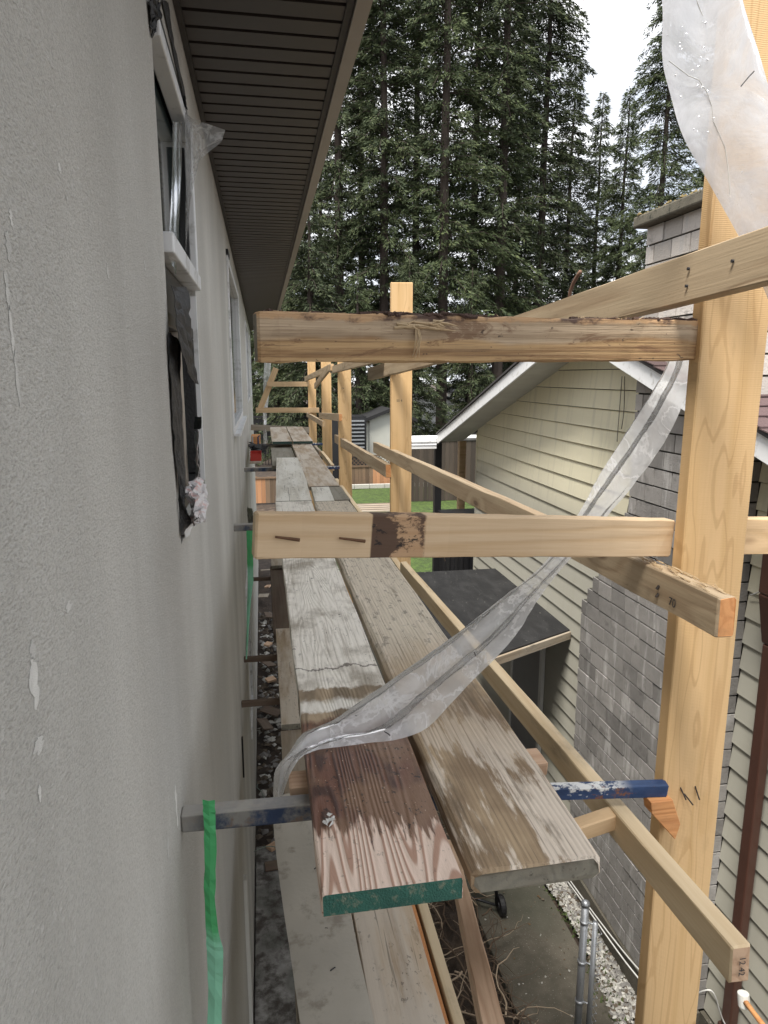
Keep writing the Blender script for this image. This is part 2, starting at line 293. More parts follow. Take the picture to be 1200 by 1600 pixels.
def text(s, size, mat, pos, ex, ey, name='printed_mark', parent=None):
    cu = bpy.data.curves.new(name, 'FONT'); cu.body = s; cu.size = size; cu.extrude = .0002; cu.align_x = 'CENTER'; cu.align_y = 'CENTER'
    tmp = bpy.data.objects.new('tmp', cu); col.objects.link(tmp); dg = bpy.context.evaluated_depsgraph_get()
    me = bpy.data.meshes.new_from_object(tmp.evaluated_get(dg)); bpy.data.objects.remove(tmp)
    me.materials.clear(); me.materials.append(mat); o = bpy.data.objects.new(name, me); col.objects.link(o)
    ex, ey = Vector(ex).normalized(), Vector(ey).normalized(); ez = ex.cross(ey)
    m = Matrix((ex, ey, ez)).transposed().to_4x4(); m.translation = Vector(pos); o.matrix_basis = m
    if parent: par(o, parent)
    return o
M['ink'] = plain('black_ink', (.03, .03, .035), .7, .3, 60)
M['nail'] = plain('rusty_nail_steel', (.06, .05, .045), .55, .3, 60, metal=.6)

# ================================================================ STRUCTURE
# ---------------------------------------------------------------- ground
def grass_mat():
    t = N('lawn'); p = t.pos; n = t.noise(p, (1, 1, 1), 1.2, 5); f = t.ss(t.noise(p, (1, 1, 1), 9, 6, .7), .4, .62)
    return t.done(t.mix(f, t.mix(n, (.045, .085, .012), (.085, .13, .022)), (.03, .05, .01)), .9, t.bump(f, .5, .03))
def soil_mat(name, a, b, c3, s=6):
    t = N(name); n = t.noise(t.pos, sc_=s, det=8, ro=.7); n2 = t.noise(t.pos, sc_=s * .4, det=5)
    cc = t.mix(t.ss(n, .35, .65), a, b); cc = t.mix(t.m('MULTIPLY', t.ss(n2, .5, .65), t.ss(n, .5, .6)), cc, c3)
    return t.done(cc, .92, t.bump(n, .8, .04))
M['lawn'] = grass_mat()
M['soil'] = soil_mat('dark_soil', (.026, .018, .013), (.06, .042, .03), (.11, .08, .055))
def concrete(name, base, dark, s=3.):
    t = N(name); n = t.noise(t.pos, sc_=s, det=8, ro=.65); n2 = t.noise(t.pos, sc_=s * 30, det=3); n3 = t.noise(t.pos, sc_=s * .5, det=4)
    cc = t.mix(t.ss(n, .35, .7), dark, base); cc = t.mix(t.m('MULTIPLY', t.ss(n2, .64, .72), .7), cc, (.32, .31, .28)); cc = t.mix(t.m('MULTIPLY', t.ss(n3, .5, .62), .5), cc, (.045, .05, .035))
    return t.done(cc, .85, t.bump(t.m('ADD', n, t.m('MULTIPLY', n2, .4)), .5, .01))
M['path'] = concrete('damp_concrete', (.115, .102, .08), (.06, .054, .04))
M['rough_conc'] = concrete('rough_grey_concrete', (.34, .335, .32), (.06, .052, .045), 9)
g = MB(); g.add([(-300, -60, G - .06), (300, -60, G - .06), (300, 400, G - .06), (-300, 400, G - .06)], [(0, 1, 2, 3)])
tag(g.build('ground', M['soil']), kind='structure')
g = MB()
for i in range(24):
    for j in range(14):
        x0, x1 = 1.3 + i * 1.2, 1.3 + (i+1) * 1.2; y0, y1 = 14.5 + j * .95, 14.5 + (j+1) * .95
        def zz(x, y): return G + .03 * math.sin(x * 1.3) * math.cos(y * .9)
        g.add([(x0, y0, zz(x0, y0)), (x1, y0, zz(x1, y0)), (x1, y1, zz(x1, y1)), (x0, y1, zz(x0, y1))], [(0, 1, 2, 3)])
tag(g.build('lawn', M['lawn'], smooth=True), 'smooth mown green lawn in the back yard', None, kind='structure')
PX0 = 1.66
g = MB()
for (a, b) in ((-3, 1.9), (1.915, 5.2), (5.215, 8.6), (8.615, 12)): g.box((PX0, a, G - .05), (2.36, b, G + .012))
tag(bevel(g.build('path', M['path']), .006), kind='structure')
g = MB(); g.box((-.19, 2.0, G - .05), (.32, 6.0, G + .10)); tag(bevel(g.build('footing_strip', M['rough_conc']), .01), kind='structure')
# ---------------------------------------------------------------- our house
def stucco():
    t = N('grey_base_coat_stucco'); p = t.pos
    gx = t.noise(p, (1, 170, 330), det=4, ro=.65); gc = t.noise(p, (1, 60, 75), det=3, ro=.6)
    st = t.noise(p, (1, 2.0, .30), det=5, ro=.5); st2 = t.noise(p, (1, 14, .8), det=4, ro=.6); bl = t.noise(p, (1, 1.2, 1.2), det=4)
    c = t.mix(t.ss(st, .32, .68), (.46, .452, .42), (.61, .60, .56)); c = t.mix(t.m('MULTIPLY', t.ss(st2, .5, .75), .06), c, (.27, .26, .235))
    c = t.mix(t.m('MULTIPLY', t.ss(bl, .42, .62), .4), c, (.43, .41, .37))
    c = t.mix(t.m('MULTIPLY', t.ss(gx, .46, .64), .40), c, (.27, .265, .25)); c = t.mix(t.m('MULTIPLY', t.ss(gc, .62, .72), .6), c, (.60, .59, .57))
    return t.done(c, .93, t.bump(t.m('ADD', gx, gc), .8, .006))
M['stucco'] = stucco()
M['dark_cavity'] = plain('black_membrane', (.012, .012, .013), .45, .3, 9, .5)
M['vinyl'] = plain('white_vinyl_frame', (.72, .73, .74), .4, .06, 5, .05, dirt=(.45, .45, .44))
M['soffit'] = plain('dark_brown_soffit_metal', (.036, .029, .026), .5, .06, 3, .05)
M['fascia'] = plain('taupe_fascia_metal', (.30, .265, .225), .55, .12, 4, .1)
M['groove'] = plain('soffit_groove', (.02, .016, .014), .6)
M['roof'] = plain('asphalt_roof', (.06, .055, .055), .9, .3, 30, .5)
def glass_mat():
    t = N('window_glass'); return t.done((.035, .05, .047), .06, t.bump(t.noise(t.obj, sc_=2., det=2), .04, .02), IOR=1.5)
M['glass'] = glass_mat()
WX = -.2; WY0, WY1 = -3.0, 16.5
wins = [(1.67, 2.43, -.395, .80), (4.98, 7.3, -.40, .79), (10.6, 12.6, -.40, .79), (14.2, 15.2, -.40, .79), (6.2, 7.1, -3.4, -1.9)]
house = thing('stucco_house', (WX, 0, G), 'near house with long grey stucco wall, dark soffit and white windows, on the left', 'house')
g = MB(); ys = sorted({WY0, WY1} | {v for q in wins for v in q[:2]} | {0, 1, 3, 4, 8}); zs = sorted({G, 1.02} | {v for q in wins for v in q[2:]})
for i in range(len(ys)-1):
    for j in range(len(zs)-1):
        cy, cz = (ys[i] + ys[i+1]) / 2, (zs[j] + zs[j+1]) / 2
        if any(q[0] < cy < q[1] and q[2] < cz < q[3] for q in wins): continue
        g.add([(WX, ys[i], zs[j]), (WX, ys[i+1], zs[j]), (WX, ys[i+1], zs[j+1]), (WX, ys[i], zs[j+1])], [(0, 1, 2, 3)])
for (a, b, c, d) in wins:
    e = WX - .12
    g.add([(WX,a,c),(WX,b,c),(WX,b,d),(WX,a,d),(e,a,c),(e,b,c),(e,b,d),(e,a,d)], [(0,1,5,4),(1,2,6,5),(2,3,7,6),(3,0,4,7)])
g.add([(WX, WY1, G), (WX - 8, WY1, G), (WX - 8, WY1, 1.02), (WX, WY1, 1.02)], [(0, 1, 2, 3)])
g.add([(WX - .13, WY0, G), (WX - .13, WY1, G), (WX - .13, WY1, 1.02), (WX - .13, WY0, 1.02)], [(0, 1, 2, 3)], 1)
g.add([(WX, WY0, G), (WX - 8, WY0, G), (WX - 8, WY0, 1.02), (WX, WY0, 1.02)], [(0, 1, 2, 3)])
wall = g.build('wall', [M['stucco'], M['dark_cavity']], house)
# small white cement smears and runs on the stucco
M['smear'] = plain('white_cement_smear', (.60, .595, .565), .95, .25, 60, .6)
def smear(px, py, wd, ht, seed):
    rr = random.Random(seed); c = at(px, py, X=WX); n = 22; pts = []
    s = c.length / FPX
    for k in range(n):
        a = 2 * math.pi * k / n; q = rr.uniform(.25, 1.25); pts.append((WX + .0003, c.y + math.cos(a) * wd * s * (c.xy.length / .2) * q, c.z + math.sin(a) * ht * s * rr.uniform(.8, 1.1)))
    g = MB(); g.prism(pts, (.0004, 0, 0)); return g.build('cement_smear', M['smear'], wall)
for k, q in enumerate([(12, 385, 3, 20), (16, 340, 2, 12), (10, 455, 2.5, 26), (17, 515, 2, 34), (26, 590, 2.2, 40), (52, 1065, 6, 38), (50, 1015, 4, 14), (60, 1165, 7, 14), (106, 948, 6, 8), (92, 262, 2, 7), (104, 310, 1.5, 3), (275, 1260, 1.6, 34), (262, 1320, 1.4, 22), (168, 425, 1.5, 10), (226, 415, 1.4, 8), (61, 1240, 2, 12), (352, 1545, 2, 16)]):
    smear(*q, seed=k)
# soffit panels and fascia
FX = .288
g = MB(); g.box((WX - .01, WY0, 1.022), (FX + .03, WY1, 1.04)); g.build('soffit_backing', M['groove'], house)
pan = None
for i in range(155):
    y0 = 1.15 + i * .0985
    if pan is None:
        g = MB(); zt = 1.0215; c = .008
        pr = [(0, zt), (0, 1.0), (.088 - c, 1.0), (.088, 1.0 + c), (.088, zt)]
        g.prism([(WX, y0 + a, b) for a, b in pr], (FX - WX, 0, 0)); pan = g.build('soffit_panel', M['soffit'], house)
    else:
        o = pan.copy(); col.objects.link(o); o.location.y += i * .0985
g = MB(); g.box((FX - .022, WY0, .994), (FX - .002, WY1, 1.0205)); g.build('soffit_trim', M['groove'], house)
g = MB(); g.box((FX, WY0, .985), (FX + .042, WY1, 1.15)); g.build('fascia', M['fascia'], house)
g = MB(); g.box((WX + .001, 1.0, .985), (WX + .018, WY1, .9995)); g.build('frieze_trim', M['groove'], house)
g = MB(); g.add([(FX + .044, WY0, 1.165), (FX + .044, WY1 + .3, 1.165), (-8, WY1 + .3, 4.4), (-8, WY0, 4.4), (FX + .044, WY0, 1.19), (FX + .044, WY1 + .3, 1.19), (-8, WY1 + .3, 4.43), (-8, WY0, 4.43)], [(0,1,2,3),(7,6,5,4),(0,4,5,1),(1,5,6,2),(3,2,6,7),(0,3,7,4)])
g.build('roof', M['roof'], house)
# base of the wall: dark flashing strip and lower trim seen along the gap
# windows -------------------------------------------------------
def frame(par_, a, b, c, d, wd=.05, x0=WX - .06, x1=WX + .012, name='window_frame', mat=None):
    f = MB(); f.box((x0, a, c), (x1, b, c + wd)); f.box((x0, a, d - wd), (x1, b, d)); f.box((x0, a, c + wd), (x1, a + wd, d - wd)); f.box((x0, b - wd, c + wd), (x1, b, d - wd))
    return bevel(f.build(name, mat or M['vinyl'], par_), .004)
for k, (a, b, c, d) in enumerate(wins):
    if k == 0:
        m = .27
        x0, x1 = WX - .05, WX + .014; f = MB(); f.box((WX - .024, a + .02, d - .095), (x1 + .002, b - .01, d - .06)); f.box((WX - .028, a + .02, m), (x1 + .006, b - .01, m + .045)); f.box((x0, b - .045, m + .0455), (x1, b - .01, d - .0955)); f.box((x0 - .01, a + .005, m + .0455), (x0 + .012, a + .04, d - .0955))
        w1 = bevel(f.build('window_frame', M['vinyl'], house), .004); w1['label'] = 'white frame of the near window upper sash with loose film'
        g = MB(); g.box((x0 + .012, a + .041, m + .03), (x0 + .018, b - .046, d - .08)); g.build('pane', M['glass'], w1)
        g = MB(); g.box((x0 + .019, b - .075, m + .065), (x1 - .02, b - .0455, d - .12)); g.build('sash_rail', M['dark_cavity'], w1)
        g = MB(); g.box((WX - .1, a + .001, d - .0595), (WX - .004, b - .001, d - .002)); g.build('head_gap', M['dark_cavity'], house)
        w2 = frame(house, a + .03, b - .02, c + .04, m - .12, .035, WX - .07, WX - .01, mat=M['dark_cavity']); w2['label'] = 'black taped frame of the near window lower sash'
        g = MB(); g.box((WX - .052, a + .07, c + .08), (WX - .045, b - .055, m - .16)); g.build('pane', M['glass'], w2)
        g = MB(); g.box((WX - .06, a + .01, m - .115), (WX - .02, b - .012, m - .008)); g.build('mullion_gap', M['dark_cavity'], house)
        g = MB(); g.box((WX - .04, b - .045, c + .05), (WX + .004, b - .027, m - .02)); g.build('jamb_strip', M['vinyl'], house); g = MB(); g.box((WX - .05, a + .30, c + .06), (WX - .012, a + .36, m - .13)); g.build('sash_edge', M['fascia'], house)
        g = MB(); g.box((WX - .012, a - .02, d - .03), (WX + .002, b + .01, d + .006)); g.box((WX - .012, a - .02, d - .028), (WX + .024, a, d + .03)); g.build('head_flashing', M['dark_cavity'], house)
    else:
        f = frame(house, a, b, c, d, .045)
        g = MB(); g.box((WX - .03, a + .045, c + .045), (WX - .022, b - .045, d - .045)); g.build('pane', M['glass'], f)
        if k == 1:
            g = MB(); g.box((WX - .03, a + .05, c - .02), (WX + .05, b + .02, c - .003)); g.build('sill', M['vinyl'], f)
            g = MB(); g.box((WX - .001, a - .03, d + .001), (WX + .016, a + .2, d + .035)); g.build('head_flashing', M['dark_cavity'], house)
# crumpled materials: torn flashing and wrap -----------------------------
def crumple(name, pts, mat, parent=None, amp=.01, n=8, seed=0, thick=.0012, label=None, cat=None):
    """a patch through a grid of points rows[][] subdivided and creased"""
    rr = random.Random(seed); rows = [[Vector(p) for p in r] for r in pts]; nr, nc = len(rows), len(rows[0])
    def samp(u, v):
        i = min(int(u * (nr-1)), nr-2); j = min(int(v * (nc-1)), nc-2); a, b = u * (nr-1) - i, v * (nc-1) - j
        return rows[i][j] * (1-a) * (1-b) + rows[i+1][j] * a * (1-b) + rows[i][j+1] * (1-a) * b + rows[i+1][j+1] * a * b
    vs = []; nu, nv = n * (nr-1), n * (nc-1)
    for i in range(nu+1):
        for j in range(nv+1):
            p = samp(i / nu, j / nv); vs.append(p + Vector([rr.uniform(-amp, amp) for _ in range(3)]))
    fs = [(i*(nv+1)+j, i*(nv+1)+j+1, (i+1)*(nv+1)+j+1, (i+1)*(nv+1)+j) for i in range(nu) for j in range(nv)]
    m = MB(); m.add(vs, fs); o = m.build(name, mat, parent); s = o.modifiers.new('solid', 'SOLIDIFY'); s.thickness = thick
    if cat: tag(o, label, cat)
    elif label: o['label'] = label
    return o
M['blk_wrap'] = plain('torn_black_membrane', (.008, .008, .009), .55, .4, 20, .7, dirt=(.045, .045, .05))
M['wht_wrap'] = plain('torn_white_house_wrap', (.62, .60, .60), .5, .15, 14, .3, dirt=(.55, .28, .25))
def wp(px, py, dx=0.): p = at(px, py, X=WX + dx); return p
crumple('torn_flashing', [[wp(268, 445, .01), wp(292, 450, .02)], [wp(275, 490, .02), wp(298, 500, .035)], [wp(282, 540, .03), wp(302, 560, .035)], [wp(296, 590, .035), wp(308, 600, .04)]], M['blk_wrap'], house, .004, 5, 3)
crumple('torn_flashing', [[wp(262, 520, .004), wp(280, 530, .012)], [wp(266, 600, .004), wp(282, 610, .012)], [wp(272, 700, .004), wp(288, 710, .012)], [wp(280, 780, .004), wp(290, 790, .02)], [wp(284, 838, .006), wp(298, 815, .02)]], M['blk_wrap'], house, .0025, 6, 5)
crumple('torn_flashing', [[wp(304, 650, .0), wp(314, 652, .03)], [wp(304, 672, .0), wp(315, 668, .03)]], M['blk_wrap'], house, .003, 3, 6)
crumple('wrap_scrap', [[wp(306, 675, .0), wp(311, 672, .02)], [wp(306, 710, .0), wp(308, 705, .02)], [wp(308, 745, .0), wp(312, 742, .02)]], M['wht_wrap'], house, .004, 4, 7)
crumple('wrap_scrap', [[wp(296, 750, .01), wp(312, 742, .02), wp(322, 762, .03)], [wp(290, 772, .012), wp(306, 780, .035), wp(322, 780, .05)], [wp(300, 800, .015), wp(306, 806, .04), wp(318, 802, .055)], [wp(300, 816, .01), wp(308, 818, .04), wp(316, 816, .05)]], M['wht_wrap'], house, .009, 5, 8)
crumple('torn_flashing', [[wp(232, 0, .005), wp(250, 2, .012)], [wp(234, 30, .004), wp(248, 30, .012)], [wp(236, 60, .002), wp(240, 50, .006)]], M['blk_wrap'], house, .005, 5, 9)
crumple('torn_flashing', [[wp(252, 0, .003), wp(262, 4, .004)], [wp(268, 70, .003), wp(272, 70, .004)], [wp(285, 150, .003), wp(290, 150, .008)], [wp(286, 165, .01), wp(293, 172, .03)]], M['blk_wrap'], house, .0015, 6, 10)
crumple('broken_sill_piece', [[wp(286, 825, .002), wp(303, 800, .02)], [wp(290, 843, .002), wp(309, 812, .02)]], M['vinyl'], house, .003, 4, 11)
# plastic film -------------------------------------------------------
def film_mat(name, tint=(.86, .88, .9), op=.5, crk=.30):
    t = N(name); t.t.nodes.remove(t.b); p = t.obj
    n = t.noise(p, (3, 3, 3), 3., 6, .6, 1.); n2 = t.noise(p, (30, 30, 30), 1., 4, .7)
    tr = t.t.nodes.new('ShaderNodeBsdfTransparent'); tr.inputs[0].default_value = (.97, .97, .97, 1)
    df = t.t.nodes.new('ShaderNodeBsdfDiffuse'); df.inputs[0].default_value = (*tint, 1); tl = t.t.nodes.new('ShaderNodeBsdfTranslucent'); tl.inputs[0].default_value = (*tint, 1)
    gl = t.t.nodes.new('ShaderNodeBsdfGlossy'); gl.inputs['Roughness'].default_value = .16
    bmp = t.bump(t.m('ADD', n, t.m('MULTIPLY', n2, .12)), .25, .012)
    for q in (df, tl, gl): t.put(q.inputs['Normal'], bmp)
    def ms(f, a, b):
        m = t.t.nodes.new('ShaderNodeMixShader'); t.put(m.inputs[0], f); t.put(m.inputs[1], a); t.put(m.inputs[2], b); return m.outputs[0]
    body = ms(.55, df.outputs[0], tl.outputs[0]); cr = t.m('ABSOLUTE', t.m('SUBTRACT', t.noise(p, (9, 9, 9), 1., 5, .6, .6), .5)); f = t.m('ADD', op - .14, t.m('ADD', t.m('MULTIPLY', t.ss(n, .35, .68), .28), t.ss(cr, 0., .035, crk, 0.)), clamp=True)
    fr = t.t.nodes.new('ShaderNodeFresnel'); fr.inputs['IOR'].default_value = 1.5; t.put(fr.inputs['Normal'], bmp)
    sh = ms(t.m('MULTIPLY', fr.outputs[0], .75, clamp=True), ms(f, tr.outputs[0], body), gl.outputs[0]); t.t.links.new(sh, t.out.inputs[0]); return t.mat
M['film'] = film_mat('clear_poly_film', op=.34)
M['film_thick'] = film_mat('milky_poly_film', (.96, .97, .99), op=.68)
M['film_sheet'] = film_mat('milky_sheet_film', (.88, .91, .97), op=.88, crk=.05)
M['film_grey'] = plain('dirty_grey_poly_film', (.48, .45, .39), .5, .22, 4, .3, dirt=(.30, .27, .225))
def sheet(name, left, right, mat, label=None, cat='plastic sheet', nu=44, nv=12, folds=5, amp=.02, seed=1, nrm=(0, -1, .2), parent=None, wr=.0, byidx=True, sm=True):
    """ruled sheet between two polylines, with folds running lengthwise"""
    def interp(P, u):
        L_ = [0]
        for i in range(len(P)-1): L_.append(L_[-1] + (P[i+1] - P[i]).length)
        if byidx:
            k = min(u * (len(P)-1), len(P)-1.0001); i = int(k); k -= i
            p0, p1, p2, p3 = P[max(i-1, 0)], P[i], P[i+1], P[min(i+2, len(P)-1)]
            return .5 * ((2*p1) + (p2-p0) * k + (2*p0-5*p1+4*p2-p3) * k*k + (3*p1-p0-3*p2+p3) * k**3)
        s = u * L_[-1]
        for i in range(len(P)-1):
            if s <= L_[i+1] + 1e-9:
                k = (s - L_[i]) / max(1e-9, L_[i+1] - L_[i]); k2 = k; return P[i].lerp(P[i+1], k2)
        return P[-1]
    rr = random.Random(seed); ph = [rr.uniform(0, 6) for _ in range(4)]; nv_ = Vector(nrm).normalized(); vs = []
    left = [Vector(p) for p in left]; right = [Vector(p) for p in right]
    for i in range(nu+1):
        a, b = interp(left, i / nu), interp(right, i / nu); wdt = (b - a).length
        for j in range(nv+1):
            v = j / nv; e = math.sin(math.pi * v) ** .5 if 0 < v < 1 else 0
            d = math.sin(v * folds * 6.28 + ph[0] + 2.2 * math.sin(i / nu * 5 + ph[1])) * .6 + abs(math.sin(v * folds * 3.7 + ph[2] + i / nu * 3)) * .6 + rr.uniform(-1, 1) * .12
            vs.append(a.lerp(b, v) + nv_ * (d * amp * e * min(1, wdt / .12)) + Vector([rr.uniform(-1, 1) * wr for _ in range(3)]))
    fs = [(i*(nv+1)+j, i*(nv+1)+j+1, (i+1)*(nv+1)+j+1, (i+1)*(nv+1)+j) for i in range(nu) for j in range(nv)]
    m = MB(); m.add(vs, fs); o = m.build(name, mat, parent, smooth=sm)
    if not parent: tag(o, label, cat)
    return o
sheet('plastic_film', byidx=False, left=[wp(289, 175, .018), at(300, 185, Y=2.38), at(352, 203, Y=2.32)], right=[wp(290, 400, .02), at(298, 310, Y=2.3), at(311, 250, Y=2.28), at(346, 222, Y=2.30)], mat=M['film'], label='clear plastic film flap sticking out from the near window jamb under the soffit', folds=2, amp=.008, nu=20, nrm=(.3, -1, 0), seed=3)
sheet('window_film', [wp(270, 190, .012), wp(268, 300, .0), wp(262, 400, .0)], [wp(285, 190, .018), wp(282, 300, .012), wp(275, 430, .010)], M['film'], parent=w1, folds=2, amp=.005, nrm=(1, 0, 0), seed=4)

# ---------------------------------------------------------------- neighbour house
NX = 2.87; AY, AZ = 5.53, .36; SL_F, SL_N = .302, .315
def sid():
    t = N('cream_lap_siding'); p = t.pos; n = t.noise(p, (1, 1.1, 1.6), 1., 5); st = t.noise(p, (1, 16, 1.2), 1., 4); f = t.noise(p, (1, 8, 120), 1., 4)
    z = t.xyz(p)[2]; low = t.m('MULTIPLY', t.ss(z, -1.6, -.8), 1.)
    c = t.mix(low, (.40, .39, .335), (.90, .84, .62)); c = t.mix(t.m('MULTIPLY', t.ss(st, .5, .72), .18), c, (.33, .31, .25))  # greyer below the gable: shade between the houses put into the siding colour
    f2 = t.m('ADD', .93, t.m('MULTIPLY', t.rand, .12)); c = t.mix(1., c, t.comb(f2, f2, f2), 'MULTIPLY')
    return t.done(c, .62, t.bump(f, .2, .003))
M['siding'] = sid()
M['nfascia'] = plain('white_fascia_paint', (.84, .85, .86), .5, .07, 6, .1, dirt=(.60, .60, .58))
M['nsoffit'] = plain('pale_soffit', (.60, .60, .57), .6, .08, 4, .1)
M['shingle'] = plain('maroon_asphalt_shingle', (.115, .075, .075), .92, .35, 90, .8)
M['joint'] = plain('dark_joint', (.09, .08, .065), .9)
nh = thing('neighbour_house', (NX, 5.5, G), 'neighbouring house with cream lap siding gable and white soffit, across the gap', 'house')
HY0, HY1 = -2.0, 9.06
def roofz(y): return AZ - (y - AY) * SL_F if y > AY else AZ - (AY - y) * SL_N
g = MB(); g.add([(NX + .03, HY0, G), (NX + .03, HY1, G), (NX + .03, HY1, roofz(HY1)), (NX + .03, AY, AZ), (NX + .03, HY0, roofz(HY0))], [(0, 1, 2, 3, 4)])
g.add([(NX + .03, HY1, G), (NX + 8, HY1, G), (NX + 8, HY1, roofz(HY1)), (NX + .03, HY1, roofz(HY1))], [(0, 1, 2, 3)]); g.add([(NX + .03, HY0, G), (NX + 8, HY0, G), (NX + 8, HY0, roofz(HY0)), (NX + .03, HY0, roofz(HY0))], [(0, 1, 2, 3)])
g.build('wall', M['joint'], nh)
EXP = .1665; z = G + .22; ch_r = (3.60, 5.24)
def clip(poly, f):                       # keep f(p) >= 0
    o = []
    for i in range(len(poly)):
        a, b = poly[i], poly[(i+1) % len(poly)]; fa, fb = f(a), f(b)
        if fa >= 0: o.append(a)
        if (fa < 0) != (fb < 0): k = fa / (fa - fb); o.append((a[0] + (b[0]-a[0]) * k, a[1] + (b[1]-a[1]) * k))
    return o
row = 0
while z < AZ:
    runs = [(HY0, ch_r[0] - .001), (ch_r[1] + .001 if z < -2.0 else (ch_r[1] - .001 - min(.72, max(0, (z + 2.0) * .75))), HY1)]
    for (a, b) in runs:
        jo = a + 1.2 + ((row * 1.7) % 3.1); cuts = [a] + [q for q in (jo, jo + 3.66) if a + .3 < q < b - .3] + [b]
        for ya, yb in zip(cuts[:-1], cuts[1:]):
            yb2 = yb - (.003 if yb != b else 0)
            poly = clip(clip([(ya, z + .007), (yb2, z + .007), (yb2, z + EXP), (ya, z + EXP)], lambda q: AZ - (q[0] - AY) * SL_F - q[1]), lambda q: AZ - (AY - q[0]) * SL_N - q[1])
            if len(poly) < 3: continue
            vs = [(NX + .008 - .016 * (1 - (q[1] - z) / EXP), q[0], q[1]) for q in poly]; n = len(vs)
            vs2 = [(NX + .028, q[0], q[1]) for q in poly]
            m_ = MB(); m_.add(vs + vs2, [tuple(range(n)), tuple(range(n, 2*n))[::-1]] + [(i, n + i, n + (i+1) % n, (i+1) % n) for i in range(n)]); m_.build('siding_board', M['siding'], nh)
    z += EXP; row += 1
# corner boards and foundation
g = MB(); g.box((NX - .012, HY1 + .001, G + .1), (NX + .05, HY1 + .03, roofz(HY1) - .05)); g.build('corner_trim', M['siding'], nh)
g = MB(); g.box((NX - .04, ch_r[1] + .01, G), (NX - .007, HY1, G + .215)); g.box((NX - .04, HY0, G), (NX - .007, ch_r[0] - .01, G + .215)); g.build('foundation', M['path'], nh)
# rakes: fascia + soffit slats + roof
OX = 2.5; EYF, EYN = 9.83, .6
for (ya, yb, s) in ((AY, EYF, SL_F), (AY, EYN, SL_N)):
    dz = -abs(yb - ya) * s; off = .0
    g = MB(); A_ = (OX, ya, AZ + .02); g.prism([(OX, ya, AZ + .10), (OX, yb, AZ + .10 + dz), (OX, yb, AZ - .035 + dz), (OX, ya, AZ - .035)], (.022, 0, 0)); bevel(g.build('rake_fascia', M['nfascia'], nh), .003)
    n = int(abs(yb - ya) / .16)
    for i in range(n):
        y0 = ya + (yb - ya) * i / n; y1 = ya + (yb - ya) * (i + .965) / n; z0 = AZ - .002 - abs(y0 - ya) * s; z1 = AZ - .002 - abs(y1 - ya) * s
        g = MB(); g.prism([(OX + .023, y0, z0), (OX + .023, y1, z1), (NX + .01, y1, z1), (NX + .01, y0, z0)], (0, 0, .012)); g.build('soffit_panel', M['nsoffit'], nh)
    g = MB(); g.prism([(OX - .02, ya, AZ + .102), (OX - .02, yb, AZ + .102 + dz), (OX - .02, yb, AZ + .122 + dz), (OX - .02, ya, AZ + .122)], (8, 0, 0)); g.build('roof', M['roof'], nh)
# shingles on the near slope
for r_ in range(17):
    d0 = r_ * .145; yb_ = 2.7 + d0
    if yb_ > AY - .05: break
    for c_ in range(9):
        x0 = OX - .03 + c_ * .30 - (.15 if r_ % 2 else 0); x1 = x0 + .292
        if c_ == 0: x0 = max(x0, OX - .03)
        za = AZ + .126 - (AY - yb_) * SL_N; dz = rnd.uniform(0, .004)
        y1_ = yb_ + .155; zb = AZ + .124 - (AY - y1_) * SL_N
        g = MB(); g.prism([(x0, yb_ + rnd.uniform(-.004, .004), za + .010 + dz), (x1, yb_, za + .010 + dz), (x1, y1_, zb + .002), (x0, y1_, zb + .002)], (0, 0, .007)); g.build('shingle', M['shingle'], nh)
# patio cover eave running on behind the far corner
pc = thing('patio_cover', (2.6, 10, G), 'low white patio cover with gutter and dark posts beyond the cream gable', 'patio cover')
g = MB(); g.box((1.9, 9.86, -.935), (5.6, 10.35, -.895)); g.build('roof', M['nfascia'], pc)
g = MB(); g.box((1.9, 9.82, -1.04), (2.49, 9.859, -.93)); g.box((1.9, 9.81, -.945), (2.49, 9.8195, -.925)); g.box((1.9, 9.812, -.99), (2.49, 9.8195, -.98)); g.build('gutter', M['nfascia'], pc)
M['black_metal'] = plain('black_metal', (.013, .013, .015), .45, .2, 10)
for yy in (10.0,): g = MB(); g.box((2.52, yy, G), (2.62, yy + .1, -.96)); g.build('post', M['black_metal'], pc)
g = MB(); g.box((2.95, 10.2, G), (3.05, 10.3, -.936)); g.build('post', M['fresh'], pc)
g = MB(); g.box((5.5, 9.8, G), (5.58, 10.35, -.936)); g.build('back_wall', M['plank_dark'], pc)
# ribbed dark box by the corner
rb = thing('ribbed_box', (2.75, 10.4, G), 'black ribbed metal storage box beside the cream house corner', 'storage box')
g = MB(); g.box((2.62, 9.35, G), (3.4, 10.0, -2.05)); g.build('body', M['black_metal'], rb)
for i in range(9): g = MB(); g.box((2.66 + i * .082, 9.325, -3.9), (2.70 + i * .082, 9.3495, -2.14)); g.build('rib', M['black_metal'], rb)
for i in range(8): g = MB(); g.box((2.595, 9.4 + i * .075, -3.9), (2.6195, 9.435 + i * .075, -2.14)); g.build('rib', M['black_metal'], rb)
g = MB(); g.box((2.57, 9.3, -2.048), (3.42, 10.05, -1.99)); bevel(g.build('lid', M['black_metal'], rb), .01)
